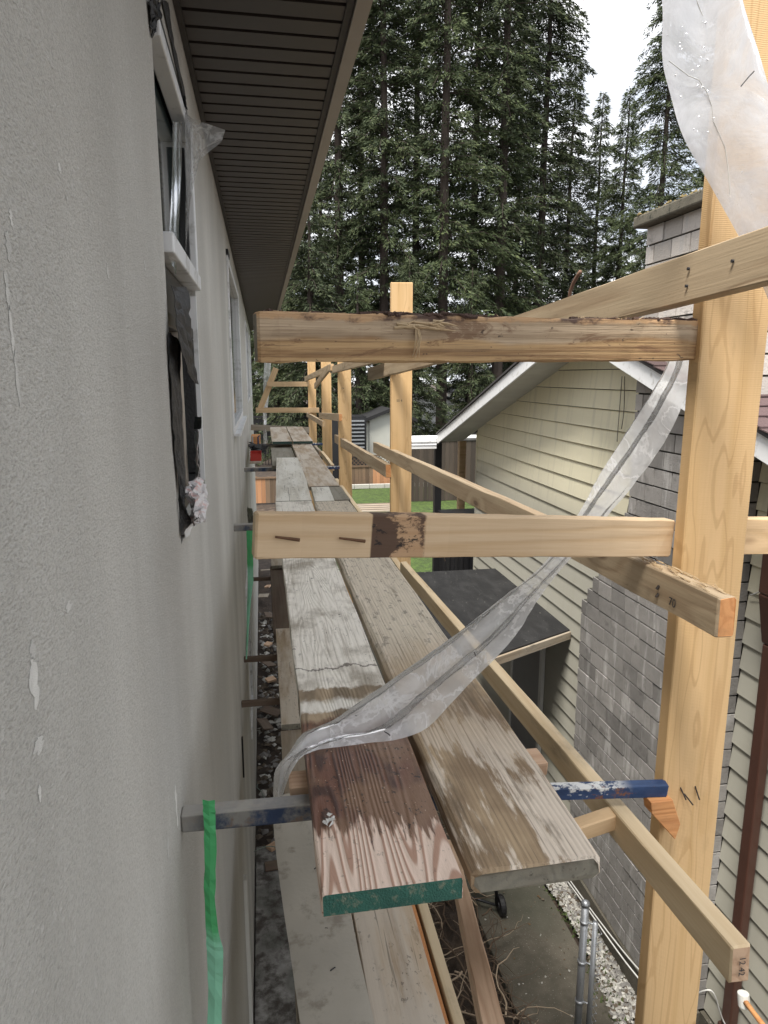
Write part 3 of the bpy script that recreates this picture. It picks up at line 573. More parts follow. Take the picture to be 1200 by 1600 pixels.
# thin cables on the gable
M['cable'] = plain('grey_cable', (.22, .2, .16), .6); M['wcable'] = plain('white_cable', (.6, .6, .58), .5)
def cable(pts, r, mat, label, name='cable', cat='cable', n=6, grp=None):
    P = [Vector(p) for p in pts]; q = []
    for i in range(len(P)-1):
        for k in range(6):
            t_ = k / 6; p0, p1, p2, p3 = P[max(i-1, 0)], P[i], P[i+1], P[min(i+2, len(P)-1)]
            q.append(.5 * ((2*p1) + (p2-p0) * t_ + (2*p0-5*p1+4*p2-p3) * t_*t_ + (3*p1-p0-3*p2+p3) * t_**3))
    q.append(P[-1]); m = MB(); m.tube(q, r, n); return tag(m.build(name, mat, None, True), label, cat, grp)
cable([at(972, 588, X=NX - .02), at(968, 640, X=NX - .02), at(964, 690, X=NX - .02)], .004, M['cable'], 'thin cable hanging down the gable, left of the two')
cable([at(976, 588, X=NX - .025), at(975, 640, X=NX - .025), at(971, 670, X=NX - .025)], .004, M['cable'], 'thin cable hanging down the gable, right of the two')
cable([at(990, 765, X=NX - .02), at(982, 790, X=NX - .02), at(978, 815, X=NX - .02)], .004, M['cable'], 'short curled cable beside the stepped chimney shoulder')
cable([at(1172, 930, X=NX - .02), at(1185, 925, X=NX - .03), at(1200, 912, X=NX - .03), at(1230, 890, X=NX - .02)], .004, M['wcable'], 'white cable across the siding right of the nearest post')
# chimney ----------------------------------------------------------------
def cblock():
    t = N('grey_concrete_block'); p = t.pos; n = t.noise(p, (7, 7, 7), det=6, ro=.65); st = t.noise(p, (3, 12, 2), det=5, ro=.6); f = t.noise(p, (90, 90, 90), det=3)
    z = t.xyz(p)[2]; up = t.ss(z, -.6, .2)  # upper courses paler: daylight on the stack is painted into the block colour
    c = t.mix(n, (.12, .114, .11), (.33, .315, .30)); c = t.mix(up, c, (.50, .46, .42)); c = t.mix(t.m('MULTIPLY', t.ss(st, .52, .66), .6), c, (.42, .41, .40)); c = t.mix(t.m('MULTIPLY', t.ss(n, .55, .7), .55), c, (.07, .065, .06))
    f2 = t.m('ADD', .68, t.m('MULTIPLY', t.rand, .55)); c = t.mix(1., c, t.comb(f2, f2, f2), 'MULTIPLY'); return t.done(c, .92, t.bump(t.m('ADD', f, n), .6, .006))
M['block'] = cblock(); M['mortar'] = plain('dark_mossy_mortar', (.045, .044, .035), .95, .3, 30, .6)
CX = 2.6; CY0, CY1, CYU = 3.60, 5.22, 4.58; BH, BW = .1225, .205
chim = thing('chimney', (CX, 4.3, G), 'stepped grey concrete block chimney with mossy cap on the neighbouring house', 'chimney')
top = .98
rows = int((top - (G + .3)) / BH) + 1; zt = top
g = MB()
def y_far(z): return CY1 if z < -1.85 else max(CYU, CY1 - (int((z + 1.85) / BH) + 1) * .085)
blocks = []
for r_ in range(rows):
    z1 = top - r_ * BH; z0 = z1 - BH; yf = y_far(z0 + .01)
    g.box((CX + .014, CY0 + .014, z0), (NX + .3 if z0 > -.5 else NX - .001, yf - .012, z1))
    y = yf; off = BW / 2 if r_ % 2 else BW; first = True
    while y > CY0 + .01:
        wdt = off if first else BW; first = False; ya = max(CY0, y - wdt)
        if y - ya > .03: blocks.append((CX + rnd.uniform(-.003, .003), ya + .006, z0 + .006, CX + .09, y - .006, z1 - .006))
        y = ya
    for k, (xa, xb) in enumerate(((CX + (.0 if r_ % 2 else .0) + .094, CX + .17), (CX + .178, NX - .004))):
        blocks.append((xa, CY0 + rnd.uniform(-.003, .003), z0 + .006, xb, CY0 + .09, z1 - .006))
g.build('mortar_core', M['mortar'], chim)
blocks.sort(key=lambda b: -b[2]); big, rest = blocks[:290], blocks[290:]
for b in big:
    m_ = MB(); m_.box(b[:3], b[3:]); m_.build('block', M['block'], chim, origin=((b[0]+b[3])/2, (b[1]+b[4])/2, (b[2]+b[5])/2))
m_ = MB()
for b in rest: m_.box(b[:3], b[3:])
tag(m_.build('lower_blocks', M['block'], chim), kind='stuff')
g = MB(); g.box((CX - .02, CY0 - .02, G), (NX - .045, CY1 + .03, top - rows * BH - .001)); g.build('footing', M['path'], chim)
M['capm'] = plain('mossy_concrete_cap', (.16, .145, .11), .95, .4, 14, .8, dirt=(.05, .05, .035))
g = MB(); g.box((CX - .07, CY0 - .06, top + .001), (NX + .35, CYU + .07, top + .075)); bevel(g.build('cap', M['capm'], chim), .012)
rr = random.Random(3); g = MB()
for k in range(420):
    x, y = rr.uniform(CX - .065, CX + .25), rr.uniform(CY0 - .05, CYU + .06); s = rr.uniform(.006, .022); c = Vector((x, y, top + .074 + s * .2))
    g.add([c + Vector((s * rr.uniform(.5, 1.4), 0, 0)), c + Vector((0, s, 0)), c + Vector((-s, 0, 0)), c + Vector((0, -s, 0)), c + Vector((0, 0, s * .9))], [(0, 1, 4), (1, 2, 4), (2, 3, 4), (3, 0, 4)])
M['moss'] = plain('dry_moss', (.16, .12, .05), .95, .4, 40, .6); tag(g.build('moss', M['moss'], chim), kind='stuff')
M['rustpipe'] = plain('rusty_pipe', (.16, .09, .06), .7, .3, 30, .3, metal=.3)
hk = MB(); hk.tube([(2.70, 5.62, .40), at(888, 487, X=2.7), at(889, 470, X=2.7), at(891, 455, X=2.7), at(896, 442, X=2.7), at(903, 430, X=2.7), at(907, 424, X=2.7)], .016, 8)
tag(hk.build('bent_pipe', M['rustpipe'], None, True), 'rusty bent pipe sticking up from the neighbouring roof near the ridge', 'pipe')
# canopy over side door ----------------------------------------------------
def memb():
    t = N('black_roof_membrane'); n = t.noise(t.pos, (3, 1.2, 1), 2.5, 6, .6); s = t.noise(t.pos, (40, 40, 40), det=3)
    c = t.mix(t.ss(n, .4, .7), (.007, .007, .008), (.02, .02, .021)); c = t.mix(t.ss(s, .71, .74), c, (.25, .25, .22)); return t.done(c, .7, t.bump(n, .4, .02))
cnp = thing('door_canopy', (2.4, 7, -2.4), 'flat black membrane canopy with weathered edge board below the cream gable', 'canopy')
ca, cb_, cc_, cd_ = (2.86, 5.96, -2.40), (2.86, 8.16, -2.38), (1.60, 8.16, -2.38), (1.60, 5.30, -2.40)
g = MB(); g.prism([(ca[0], ca[1], -2.46), (cb_[0], cb_[1], -2.46), (cc_[0], cc_[1], -2.46), (cd_[0], cd_[1], -2.46)], (0, 0, .055)); g.build('membrane_roof', memb(), cnp)
board('edge_board', (2.86, 5.945, -2.418), (1.58, 5.275, -2.418), .075, .024, M['used'], parent=cnp)
board('edge_board', (1.588, 5.30, -2.418), (1.588, 8.16, -2.418), .075, .024, M['used'], parent=cnp)
M['galv'] = plain('galvanised_steel', (.42, .44, .47), .4, .15, 14, .1, metal=.7, dirt=(.3, .31, .33)); M['greypost'] = plain('grey_painted_post', (.24, .24, .24), .6)
for (x, y) in ((1.68, 5.5), (1.68, 8.0)): g = MB(); g.box((x, y, G), (x + .09, y + .09, -2.462)); g.build('post', M['greypost'], cnp)
dr = thing('side_door', (NX - .03, 6.6, G), 'shaded grey side door under the black canopy', 'door')
g = MB(); g.box((NX - .045, 6.5, G + .2), (NX - .006, 6.56, G + 2.0)); g.box((NX - .045, 7.34, G + .2), (NX - .006, 7.4, G + 2.0)); g.box((NX - .045, 6.5, G + 2.001), (NX - .006, 7.4, G + 2.07)); g.build('door_frame', M['nsoffit'], dr)
g = MB(); g.box((NX - .038, 6.561, G + .2), (NX - .008, 7.339, G + 2.0)); g.build('door_leaf', M['greypost'], dr)
# downpipe -------------------------------------------------------
M['brown'] = plain('brown_downpipe_paint', (.062, .028, .02), .4, .15, 8, .1)
dp = thing('downpipe', (2.82, 3.28, G), 'dark brown metal downpipe on the siding right of the nearest post', 'downpipe')
g = MB(); g.box((2.775, 3.24, -4.08), (2.835, 3.325, -1.5)); bevel(g.build('pipe', M['brown'], dp), .01)
g = MB(); g.prism([(2.775, 3.235, -1.50), (2.775, 3.335, -1.50), (2.72, 3.335, -1.2), (2.72, 3.235, -1.2)], (.06, 0, 0)); bevel(g.build('elbow', M['brown'], dp), .01)
g = MB(); g.box((2.72, 3.235, -1.199), (2.78, 3.335, -.45)); bevel(g.build('upper_pipe', M['brown'], dp), .01)
g = MB(); g.box((2.765, 3.23, -4.30), (2.838, 3.335, -4.081)); g.box((2.765, 3.225, -4.12), (2.8385, 3.34, -4.0795)); bevel(g.build('outlet', M['brown'], dp), .01)
# electrical conduit further right? (siding only).  mallet
ml = thing('mallet', at(1165, 1565, X=2.62), 'wooden handled mallet leaning by the brown downpipe', 'mallet')
a_, b_ = at(1162, 1562, X=2.60), at(1200, 1612, X=2.55); d_ = (b_ - a_).normalized()
g = MB(); g.tube([a_, a_ + d_ * .1, b_, b_ + d_ * .15], [.018, .014, .016, .018], 8); g.build('handle', M['orange_end'], ml, True)
nn = d_.cross(Vector((1, 0, 0))).normalized(); g = MB(); g.tube([a_ - nn * .04 , a_ + nn * .04], .032, 14); bevel(g.build('head', M['nsoffit'], ml), .006)
cable([at(1080, 1558, X=2.58), at(1100, 1548, X=2.6), at(1115, 1552, X=2.65), at(1128, 1590, X=2.75), at(1140, 1612, X=2.8)], .005, M['wcable'], 'looped pale cable at the chimney foot beside the downpipe')
cable([at(888, 1372, X=CX - .03), at(930, 1430, X=CX - .05), at(985, 1500, X=CX - .04), at(1040, 1560, X=CX - .03), at(1085, 1625, X=CX - .03)], .006, M['wcable'], 'upper white cable along the foot of the chimney wall')
cable([at(886, 1376, X=CX - .04), at(918, 1420, X=CX - .08), at(975, 1500, X=CX - .10), at(1035, 1575, X=CX - .06), at(1060, 1620, X=CX - .06)], .006, M['wcable'], 'lower white cable along the foot of the chimney wall')
# gravel ----------------------------------------------------------
def stones(name, x0f, x1f, ya, yb, n, mats, smin, smax, seed, z0=G):
    rr = np.random.RandomState(seed); oc = np.array([(1,0,0),(0,1,0),(-1,0,0),(0,-1,0),(0,0,1),(0,0,-1)], float); tri = np.array([(0,1,4),(1,2,4),(2,3,4),(3,0,4),(1,0,5),(2,1,5),(3,2,5),(0,3,5)])
    ys = rr.uniform(ya, yb, n); xs = np.array([rr.uniform(x0f(y), x1f(y)) for y in ys]); s = rr.uniform(smin, smax, n); V = np.zeros((n, 6, 3)); 
    for k in range(n):
        q = oc * (rr.uniform(.7, 1.3, (6, 1))) * np.array([1, rr.uniform(.7, 1.2), .6]) * s[k] + rr.uniform(-.2, .2, (6, 3)) * s[k]; a = rr.uniform(0, 6.28); c, s_ = math.cos(a), math.sin(a)
        V[k] = q @ np.array([[c, -s_, 0], [s_, c, 0], [0, 0, 1]]).T + np.array([xs[k], ys[k], z0 + s[k] * .35 + rr.uniform(0, .01)])
    F = (tri[None] + (np.arange(n) * 6)[:, None, None]).reshape(-1, 3); m = MB(); m.v = [tuple(v) for v in V.reshape(-1, 3)]; m.f = F.tolist(); idx = rr.randint(0, len(mats), n); m.m = np.repeat(idx, 8).tolist()
    return m.build(name, mats)
M['st1'] = plain('white_stone', (.55, .54, .50), .8, .3, 20); M['st2'] = plain('grey_stone', (.22, .21, .2), .85, .3, 20); M['st3'] = plain('brown_stone', (.12, .095, .07), .9, .3, 20); M['st4'] = plain('pale_stone', (.38, .37, .34), .85, .3, 20)
gl, gr_ = (lambda y: 2.37 + .05 * math.sin(y * 3)), (lambda y: 2.59 if y < 5.25 else 2.82)
gs = stones('gravel', gl, gr_, 1.8, 6.6, 6500, [M['st1'], M['st4'], M['st2'], M['st2'], M['st3'], M['st4']], .009, .024, 5); tag(gs, 'white and grey pebble strip between the path and the chimney wall', 'gravel', kind='stuff')
rr = random.Random(12); g = MB()
for k in range(1500):
    y = rr.uniform(1.8, 7); x = gl(y) + rr.gauss(.02, .05) if k % 3 else rr.uniform(2.35, 2.6); h = rr.uniform(.01, .03); a = rr.uniform(0, 6.28); dx, dy = math.cos(a) * .012, math.sin(a) * .012
    g.add([(x - dx, y - dy, G + .008), (x + dx, y + dy, G + .008), (x + rr.uniform(-.02, .02), y + rr.uniform(-.02, .02), G + .012 + h)], [(0, 1, 2)])
M['mossg'] = plain('green_moss', (.06, .085, .025), .95, .3, 30); tag(g.build('moss_patch', M['mossg']), 'dark green moss edging the pebble strip', 'moss', kind='stuff')
M['litter'] = plain('dead_leaf_litter', (.13, .08, .04), .9, .5, 30)
tag(stones('leaf_litter', lambda y: PX0 - .05, lambda y: 2.36, 2.0, 8.0, 260, [M['litter'], M['st4'], M['root2'] if 'root2' in M else M['st3']], .004, .013, 15, G + .013), 'small leaves and crumbs scattered on the concrete path', 'litter', kind='stuff')
# gate post ----------------------------------------------------------
gp = thing('gate_post', (1.95, 3.6, G), 'galvanised chain link fence end post standing on the path', 'fence post')
a_ = at(915, 1410, Z=-3.3); g = MB(); g.tube([(a_.x, a_.y, G), (a_.x, a_.y, -3.32)], .024, 12); g.tube([(a_.x, a_.y, -3.32), (a_.x, a_.y, -3.30), (a_.x, a_.y, -3.285)], [.029, .027, .010], 12); g.build('post', M['galv'], gp, True)
g = MB(); g.tube([(a_.x + .055, a_.y - .04, G + .1), (a_.x + .055, a_.y - .04, -3.42)], .017, 10); g.build('gate_frame', M['galv'], gp, True)
for zc in (-3.45, -3.75, -4.05, -4.3): g = MB(); g.tube([(a_.x, a_.y, zc), (a_.x, a_.y, zc + .02)], .029, 12); g.tube([(a_.x + .02, a_.y - .012, zc + .01), (a_.x + .06, a_.y - .045, zc + .01)], .006, 6); g.build('tension_band', M['galv'], gp, True)
g = MB()
for k in range(16):
    z0 = -3.45 - k * .06; g.tube([(a_.x + .07, a_.y - .05, z0), (a_.x + .085, a_.y - .075, z0 - .03), (a_.x + .07, a_.y - .05, z0 - .06)], .0025, 5)
g.build('mesh_roll', M['galv'], gp)
# hand truck ----------------------------------------------------------
M['rubber'] = plain('black_rubber', (.012, .012, .013), .55, .2, 20); M['yellow'] = plain('yellow_plastic', (.55, .42, .03), .5)
wp_ = at(783, 1415, Z=G + .09); ht = thing('hand_truck', (wp_.x, wp_.y, G), 'black wheeled hand truck with yellow part, on the path behind the plank end', 'hand truck')
for dy in (-.0, .42):
    wh = MB(); wh.tube([(wp_.x - .025 - dy * .9, wp_.y + dy * .5, G + .095), (wp_.x + .025 - dy * .9, wp_.y + dy * .5, G + .095)], .085, 20); o = bevel(wh.build('wheel', M['rubber'], ht), .012)
    wh = MB(); wh.tube([(wp_.x - .032 - dy * .9, wp_.y + dy * .5, G + .095), (wp_.x + .032 - dy * .9, wp_.y + dy * .5, G + .095)], .035, 14); par(wh.build('rim', M['black_metal']), o)
g = MB(); g.tube([(wp_.x - .04, wp_.y, G + .1), (wp_.x - .05, wp_.y + .05, G + .6), (wp_.x - .06, wp_.y + .12, G + 1.1)], .015, 8); g.tube([(wp_.x - .34, wp_.y + .2, G + .1), (wp_.x - .36, wp_.y + .26, G + 1.1), (wp_.x - .06, wp_.y + .12, G + 1.1)], .015, 8); g.tube([(wp_.x - .04, wp_.y, G + .1), (wp_.x - .34, wp_.y + .2, G + .1)], .012, 8); g.build('frame', M['black_metal'], ht, True)
g = MB(); g.box((wp_.x - .25, wp_.y + .06, G + .3), (wp_.x - .13, wp_.y + .16, G + .42)); bevel(g.build('yellow_box', M['yellow'], ht), .01)
# stucco of the gap: debris near the wall foot -------------------------------
rr = random.Random(5); k = 0
scraps = [('pale offcut of lumber', M['pink_end'], (.14, .06, .035)), ('brown board offcut', M['plank_dark'], (.3, .1, .02)), ('dirty plywood scrap', M['used'], (.22, .16, .012))]
for i, (px, py, kind_) in enumerate([(419, 1005, 0), (423, 1060, 0), (415, 890, 2), (418, 915, 0), (412, 930, 2), (420, 960, 1), (418, 1035, 1), (424, 1110, 1), (414, 1130, 1), (425, 1095, 2), (426, 1320, 0), (432, 1350, 1)]):
    p = at(px, py, Z=G + .13); d = Vector((rr.uniform(-1, 1), rr.uniform(-1, 1), 0)).normalized(); L_, h_, t_ = scraps[kind_][2]
    s_ = (1.0 if i < 10 else .7); where = ['nearest the red brown board', 'under the second bracket', 'beside the wall foot', 'in the far rubble', 'lying across the gap', 'half buried in soil', 'below the third bracket', 'against the footing', 'in the middle of the gap', 'beside the tangled string', 'just below the near bracket', 'on the rough footing'][i]
    board('wood_scrap', p - d * L_ * s_ / 2, p + d * L_ * s_ / 2, t_, h_ * s_ + .04, scraps[kind_][1], label=scraps[kind_][0] + ', ' + where, cat='wood scrap', roll=rr.uniform(-.2, .2))
tag(stones('rubble', lambda y: -.18, lambda y: .5, 6, 13, 900, [M['st1'], M['st3'], M['st2'], M['st3']], .015, .06, 9), 'loose rubble and white scraps at the foot of the stucco wall', 'rubble', kind='stuff')
def rootstuff(name, x0, x1, y0, y1, n, seed, mats, label, r=(.003, .009), L0=.5, zt=.35):
    rr = random.Random(seed); g = MB()
    for k in range(n):
        p = Vector((rr.uniform(x0, x1), rr.uniform(y0, y1), G + rr.uniform(0, zt))); d = Vector((rr.uniform(-1, 1), rr.uniform(-1, 1), rr.uniform(-.3, .6))).normalized(); pts = [p.copy()]
        for i in range(9):
            d = (d + Vector((rr.uniform(-.6, .6), rr.uniform(-.6, .6), rr.uniform(-.5, .35)))).normalized(); p = p + d * L0 / 9 * rr.uniform(.7, 1.4); p.z = max(G + .01, p.z); pts.append(p.copy())
        r0 = rr.uniform(*r); g.tube(pts, [r0 * (1 - i / 11) for i in range(10)], 5, rr.randrange(len(mats)), caps=False)
    return tag(g.build(name, mats, None, True), label, 'roots', kind='stuff')
M['root1'] = plain('pale_root', (.36, .28, .20), .85, .3, 20); M['root2'] = plain('dark_root', (.11, .075, .05), .9, .3, 20)
rootstuff('roots', .62, 1.62, 2.6, 6.4, 620, 3, [M['root1'], M['root2'], M['root2']], 'tangle of dry vine roots on the dark soil beside the path')
g = MB(); rr = random.Random(8)
for i in range(34):
    for j in range(60):
        pass
def mound(x0, x1, y0, y1, nx, ny, amp, mat, name, seed, label):
    rr = random.Random(seed); vs = [];
    for i in range(nx+1):
        for j in range(ny+1):
            u, v = i / nx, j / ny; e = min(1, 6 * u, 6 * (1-u), 8 * v, 8 * (1-v)); vs.append((x0 + (x1-x0) * u + rr.uniform(-.01, .01), y0 + (y1-y0) * v, G - .055 + e * (.07 + amp * (.5 + .5 * math.sin(u * 5 + v * 9)) * .5 + rr.uniform(0, amp * .5))))
    fs = [(i*(ny+1)+j, (i+1)*(ny+1)+j, (i+1)*(ny+1)+j+1, i*(ny+1)+j+1) for i in range(nx) for j in range(ny)]; m = MB(); m.add(vs, fs); return tag(m.build(name, mat), kind='structure')
mound(.33, 1.655, .5, 13, 24, 160, .16, M['soil'], 'soil_bed', 4, '')
M['string'] = plain('green_grey_string', (.20, .25, .21), .8)
rootstuff('string_tangle', -.1, .12, 5.6, 6.8, 9, 11, [M['string']], 'pale green tangled string in the gap by the wall', (.004, .008), .8, .15)['category'] = 'string'

# ================================================================ SCAFFOLD
NAILS = M['nail']
posts = {}
PD = [(.898, 1.34, 1.05, 1.2), (.832, 4.5, .972, .58), (.80, 7.4, .94, .30), (.845, 10.0, .985, .32), (.815, 12.45, .955, .30)]
plab = ['thick fresh sawn post nearest the camera, at the right', 'second nearest fresh sawn post, its square top above the weathered guard board', 'third fresh post from the camera, behind the sloping toe rail', 'fourth fresh post, between two thinner far posts', 'farthest fresh post, holding the end guard boards']
for i, (x0, y, x1, zt) in enumerate(PD):
    xc = (x0 + x1) / 2
    posts[i] = board('scaffold_post', (xc, y, G), (xc, y, zt), .038, x1 - x0, M['post'], M['pale'], plab[i], 'post', 'scaffold posts', up=(0, -1, 0), jit=.0008, seg=20)
    # its box is centred on Y=y-.019 ; front face at y-.038..y
    posts[i].location = (xc, y + .019, G)
text('55 4', .022, M['ink'], (PD[1][0] + .055, 4.4995, -.16), (1, 0, 0), (0, 0, 1), 'stamp', posts[1])
text('7 8', .022, M['ink'], (PD[2][0] + .05, 7.3995, -.13), (1, 0, 0), (0, 0, 1), 'stamp', posts[2])
def nail(p, d, L_=.05, r=.0022, parent=None):
    p, d = Vector(p), Vector(d).normalized(); g = MB(); g.tube([p, p + d * L_ * .6, p + d * L_ + Vector((0, 0, -.004))], r, 6); return g.build('nail', NAILS, parent)
P0 = posts[0]
for qa, qb in (((1063, 1230), (1072, 1250)), ((1069, 1240), (1083, 1258)), ((1086, 1228), (1093, 1250))):
    g = MB(); g.tube([at(*qa, Y=1.341), at(*qb, Y=1.325)], .0017, 6); g.build('nail', NAILS, P0)
# ---- brackets (wall to post)
M['bluep'] = plain('chipped_blue_paint', (.02, .06, .19), .45, .3, 22, .4, dirt=(.25, .10, .045))
def crust():
    t = N('cement_crusted_blue_steel'); n = t.noise(t.obj, (12, 12, 12), det=7, ro=.7); n2 = t.noise(t.obj, (40, 40, 40), det=4); x = t.xyz(t.obj)[0]
    c = t.mix(t.ss(n, .44, .66), (.018, .035, .08), (.20, .195, .18)); c = t.mix(t.m('MULTIPLY', t.ss(n2, .5, .62), t.ss(n, .5, .7)), c, (.12, .06, .03)); c = t.mix(t.ss(x, .0, .10, .8, 0.), c, (.26, .25, .23))
    z = t.xyz(t.obj)[2]; c = t.mix(t.m('MULTIPLY', t.ss(z, .015, .02), .6), c, (.38, .36, .32)); return t.done(c, .8, t.bump(n2, .6, .004))
M['crust'] = crust()
def bpaint():
    t = N('blue_painted_steel'); n = t.noise(t.obj, (9, 14, 14), det=6, ro=.7); n2 = t.noise(t.obj, (20, 30, 30), det=5, ro=.7); x = t.xyz(t.obj)[0]
    c = t.mix(t.ss(n2, .3, .7), (.012, .035, .10), (.022, .055, .145)); c = t.mix(t.ss(n, .56, .62), c, (.17, .07, .035)); wsm = t.m('MULTIPLY', t.ss(x, .36, .42, 1., 0.), t.ss(t.m('ADD', n2, t.m('MULTIPLY', t.xyz(t.obj)[2], 10.)), .54, .62)); c = t.mix(wsm, c, (.62, .63, .62))
    return t.done(c, .5, t.bump(n2, .4, .003))
M['bpaint'] = bpaint()
BR = [(1.385, -.921), (4.42, -.93), (7.32, -.94), (9.93, -.94)]
bl_ = ['cement crusted blue steel bracket under the near plank ends', 'second steel wall bracket, seen left of the stained guard board', 'third steel wall bracket, with a red tray just beyond', 'farthest steel wall bracket, near the raised planks']
brk = []
for i, (y, z) in enumerate(BR):
    b = thing('wall_bracket', (WX, y, z), bl_[i], 'bracket', 'steel wall brackets')
    xl = WX + .0; xm = .40; xr = PD[i][0] - .002; dy = (-.06 if i == 0 else 0)
    board('arm', (xl, y + .02, z), (xm, y, z), .044, .04, M['crust'], parent=b, ch=.004)
    board('outer_arm', (xm + .001, y, z - .002), (xr, y + dy, z - .002), .032, .026, M['bpaint'], parent=b, ch=.003)
    brk.append(b)
for i, (y, z) in enumerate([(4.44, -2.15), (5.2, -2.15), (7.4, -2.15), (10, -2.15)]):
    b = thing('lower_bracket', (WX, y, z), ['dark lower level bracket in the gap nearest the camera', 'second dark lower level bracket in the gap', 'dark lower level bracket beside the white scraps', 'farthest dark lower level bracket'][i], 'bracket', 'lower brackets')
    board('arm', (WX, y, z), (.80, y, z), .04, .035, M['plank_dark'], parent=b, ch=.003)
# packing timbers
board('packing_block', (.035, 1.475, -.9165), (.655, 1.475, -.9165), .036, .07, M['pink_end'], M['pink_end'], 'pinkish timber packing piece under the planks just behind the near bracket', 'packing timber')
board('packing_block', (.46, 1.24, -.982), (.775, 1.33, -.984), .038, .038, M['fresh'], M['orange_end'], 'fresh timber cleat below the near bracket beside the nearest post', 'packing timber')
wdg = MB(); q = at(1010, 1262, Y=1.33); wdg.prism([(.845, 1.30, -.955), (.90, 1.30, -.955), (.925, 1.30, -1.02), (.915, 1.30, -1.06), (.85, 1.30, -.985)], (0, .036, 0)); tag(bevel(wdg.build('split_wedge', M['orange_end']), .002), 'split brown wood wedge where the near bracket meets the nearest post', 'wedge')
# ---- upper planks
H = -.87
def plank(x0, x1, y0, y1, z, mat, label, end=None, th=.038, **k):
    xa = x0[0] if isinstance(x0, tuple) else x0; xb = x0[1] if isinstance(x0, tuple) else x0
    w_ = x1 - xa
    return board('scaffold_plank', (xa + w_/2, y0, z), (xb + w_/2, y1, z), th, w_, mat, end, label, 'plank', 'scaffold planks', **k)
pl1 = plank(.074, .325, 1.04, 4.87, H, M['plank_l1'], 'near left plank with green painted end, wet brown patch and cement smears', M['green_paint'], th=.046, jit=.0015)
pl2 = plank(.342, .597, 1.055, 4.84, H, M['plank_r1'], 'near right plank, grey tan and ridged, with rounded mossy end', M['grey_end'], th=.054, jit=.002, worn=.007, ch=.010)
plank((.076, .14), .33, 4.885, 7.55, H + .003, M['plank_white'], 'white cement coated plank lapped over the near left plank', M['grey_end'])
plank((.35, .37), .49, 4.86, 5.5, H - .001, M['plank_white'], 'short pale plank end beside the curved crack', M['grey_end'])
plank((.494, .494), .61, 4.9, 5.49, H - .003, M['plank_grey'], 'narrow grey plank end by the lower rail', M['grey_end'])
plank((.352, .372), .60, 5.52, 9.0, H + .002, M['plank_tan'], 'tan plank with a broad white worn patch, right of the white one', M['grey_end'])
plank((.09, .1), .355, 7.2, 9.4, H - .037, M['plank_grey'], 'grey plank between the white plank and the raised pair', M['grey_end'])
plank((.118, .125), .375, 9.0, 11.6, H + .045, M['plank_tan'], 'raised plank with dark green end, left of the far pair', M['dark_green'])
plank((.383, .392), .64, 9.0, 11.6, H + .045, M['plank_tan'], 'raised plank with dark green end, right of the far pair', M['dark_green'])
cf = MB(); rr = random.Random(2)
for k in range(6):
    c = at(513 + rr.uniform(-6, 6), 1283 + rr.uniform(-8, 8), Z=H + .003); cf.add([c + Vector((rr.uniform(-.008, .008), rr.uniform(-.012, .012), rr.uniform(0, .005))) for _ in range(5)] , [(0, 1, 2), (1, 2, 3), (2, 3, 4), (0, 3, 4), (0, 1, 4)])
cf.build('cement_crumb', M['smear'], pl1)
# ---- guard boards (across)
gm = board('guard_board', (-.018, 1.262, -.243), (.90, 1.40, -.317), .084, .036, M['guard_mid'], M['pale'], 'middle guard board across the walkway with a dark burnt stain', 'guard board', 'guard boards', seg=22)
gm2 = board('guard_board', (1.052, 1.41, -.322), (1.45, 1.46, -.350), .084, .036, M['fresh'], M['pale'], 'short guard board continuing right of the nearest post', 'guard board', 'guard boards')
gu = board('guard_board', (-.006, 1.20, .103), (.905, 1.375, .113), .081, .038, M['guard_up'], M['grey_end'], 'weathered upper guard board with bark on its top edge', 'guard board', 'guard boards', jit=.002, seg=26)
# grooves / nails on the middle guard
M['rust'] = plain('rust_streak', (.12, .06, .03), .8, .3, 30)
for (a, b) in (((430, 838), (468, 843)), ((530, 840), (570, 845))):
    pa, pb = (at(*a, Y=1.2465), at(*b, Y=1.2515)) if a[0] < 500 else (at(*a, Y=1.264), at(*b, Y=1.269)); g = MB(); g.tube([pa + Vector((0, -.004, 0)), pb + Vector((0, -.004, 0))], [.0022, .0035], 6); g.build('embedded_nail', M['rust'], gm)
for (a, b) in (((693, 868), (695, 876)), ((645, 838), (646, 860))):
    pa, pb = at(*a, Y=1.335 if a[0] > 690 else 1.325), at(*b, Y=1.335 if a[0] > 690 else 1.325); g = MB(); g.tube([pa + Vector((0, -.003, 0)), pb + Vector((0, -.003, 0))], .001, 5); g.build('splinter', M['plank_dark'], gm)
M['bark'] = plain('dark_bark', (.075, .045, .035), .95, .5, 30, .8); M['splint'] = wood('splintered_wood', (.52, .40, .25), (.36, .24, .13), knots=.1)
def on_gu(t_, zoff=0., yoff=0.): return Vector((-.006 + .911 * t_, 1.20 + .175 * t_ + yoff - .001, .103 + .01 * t_ + zoff))
rr = random.Random(31)
for k in range(34):
    t_ = rr.choice([rr.uniform(.0, .33), rr.uniform(.0, 1.), rr.uniform(.7, 1.)]); L_ = rr.uniform(.02, .09); g = MB(); n = 6; a0 = on_gu(t_, -.001, rr.uniform(-.018, .014))
    pts = [a0 + Vector((L_ * i / n, L_ * .19 * i / n + rr.uniform(-.003, .003), rr.uniform(-.002, .004))) for i in range(n+1)]
    g.tube(pts, [rr.uniform(.0015, .0045) for _ in pts], 5); g.build('bark_strip', M['bark'], gu)
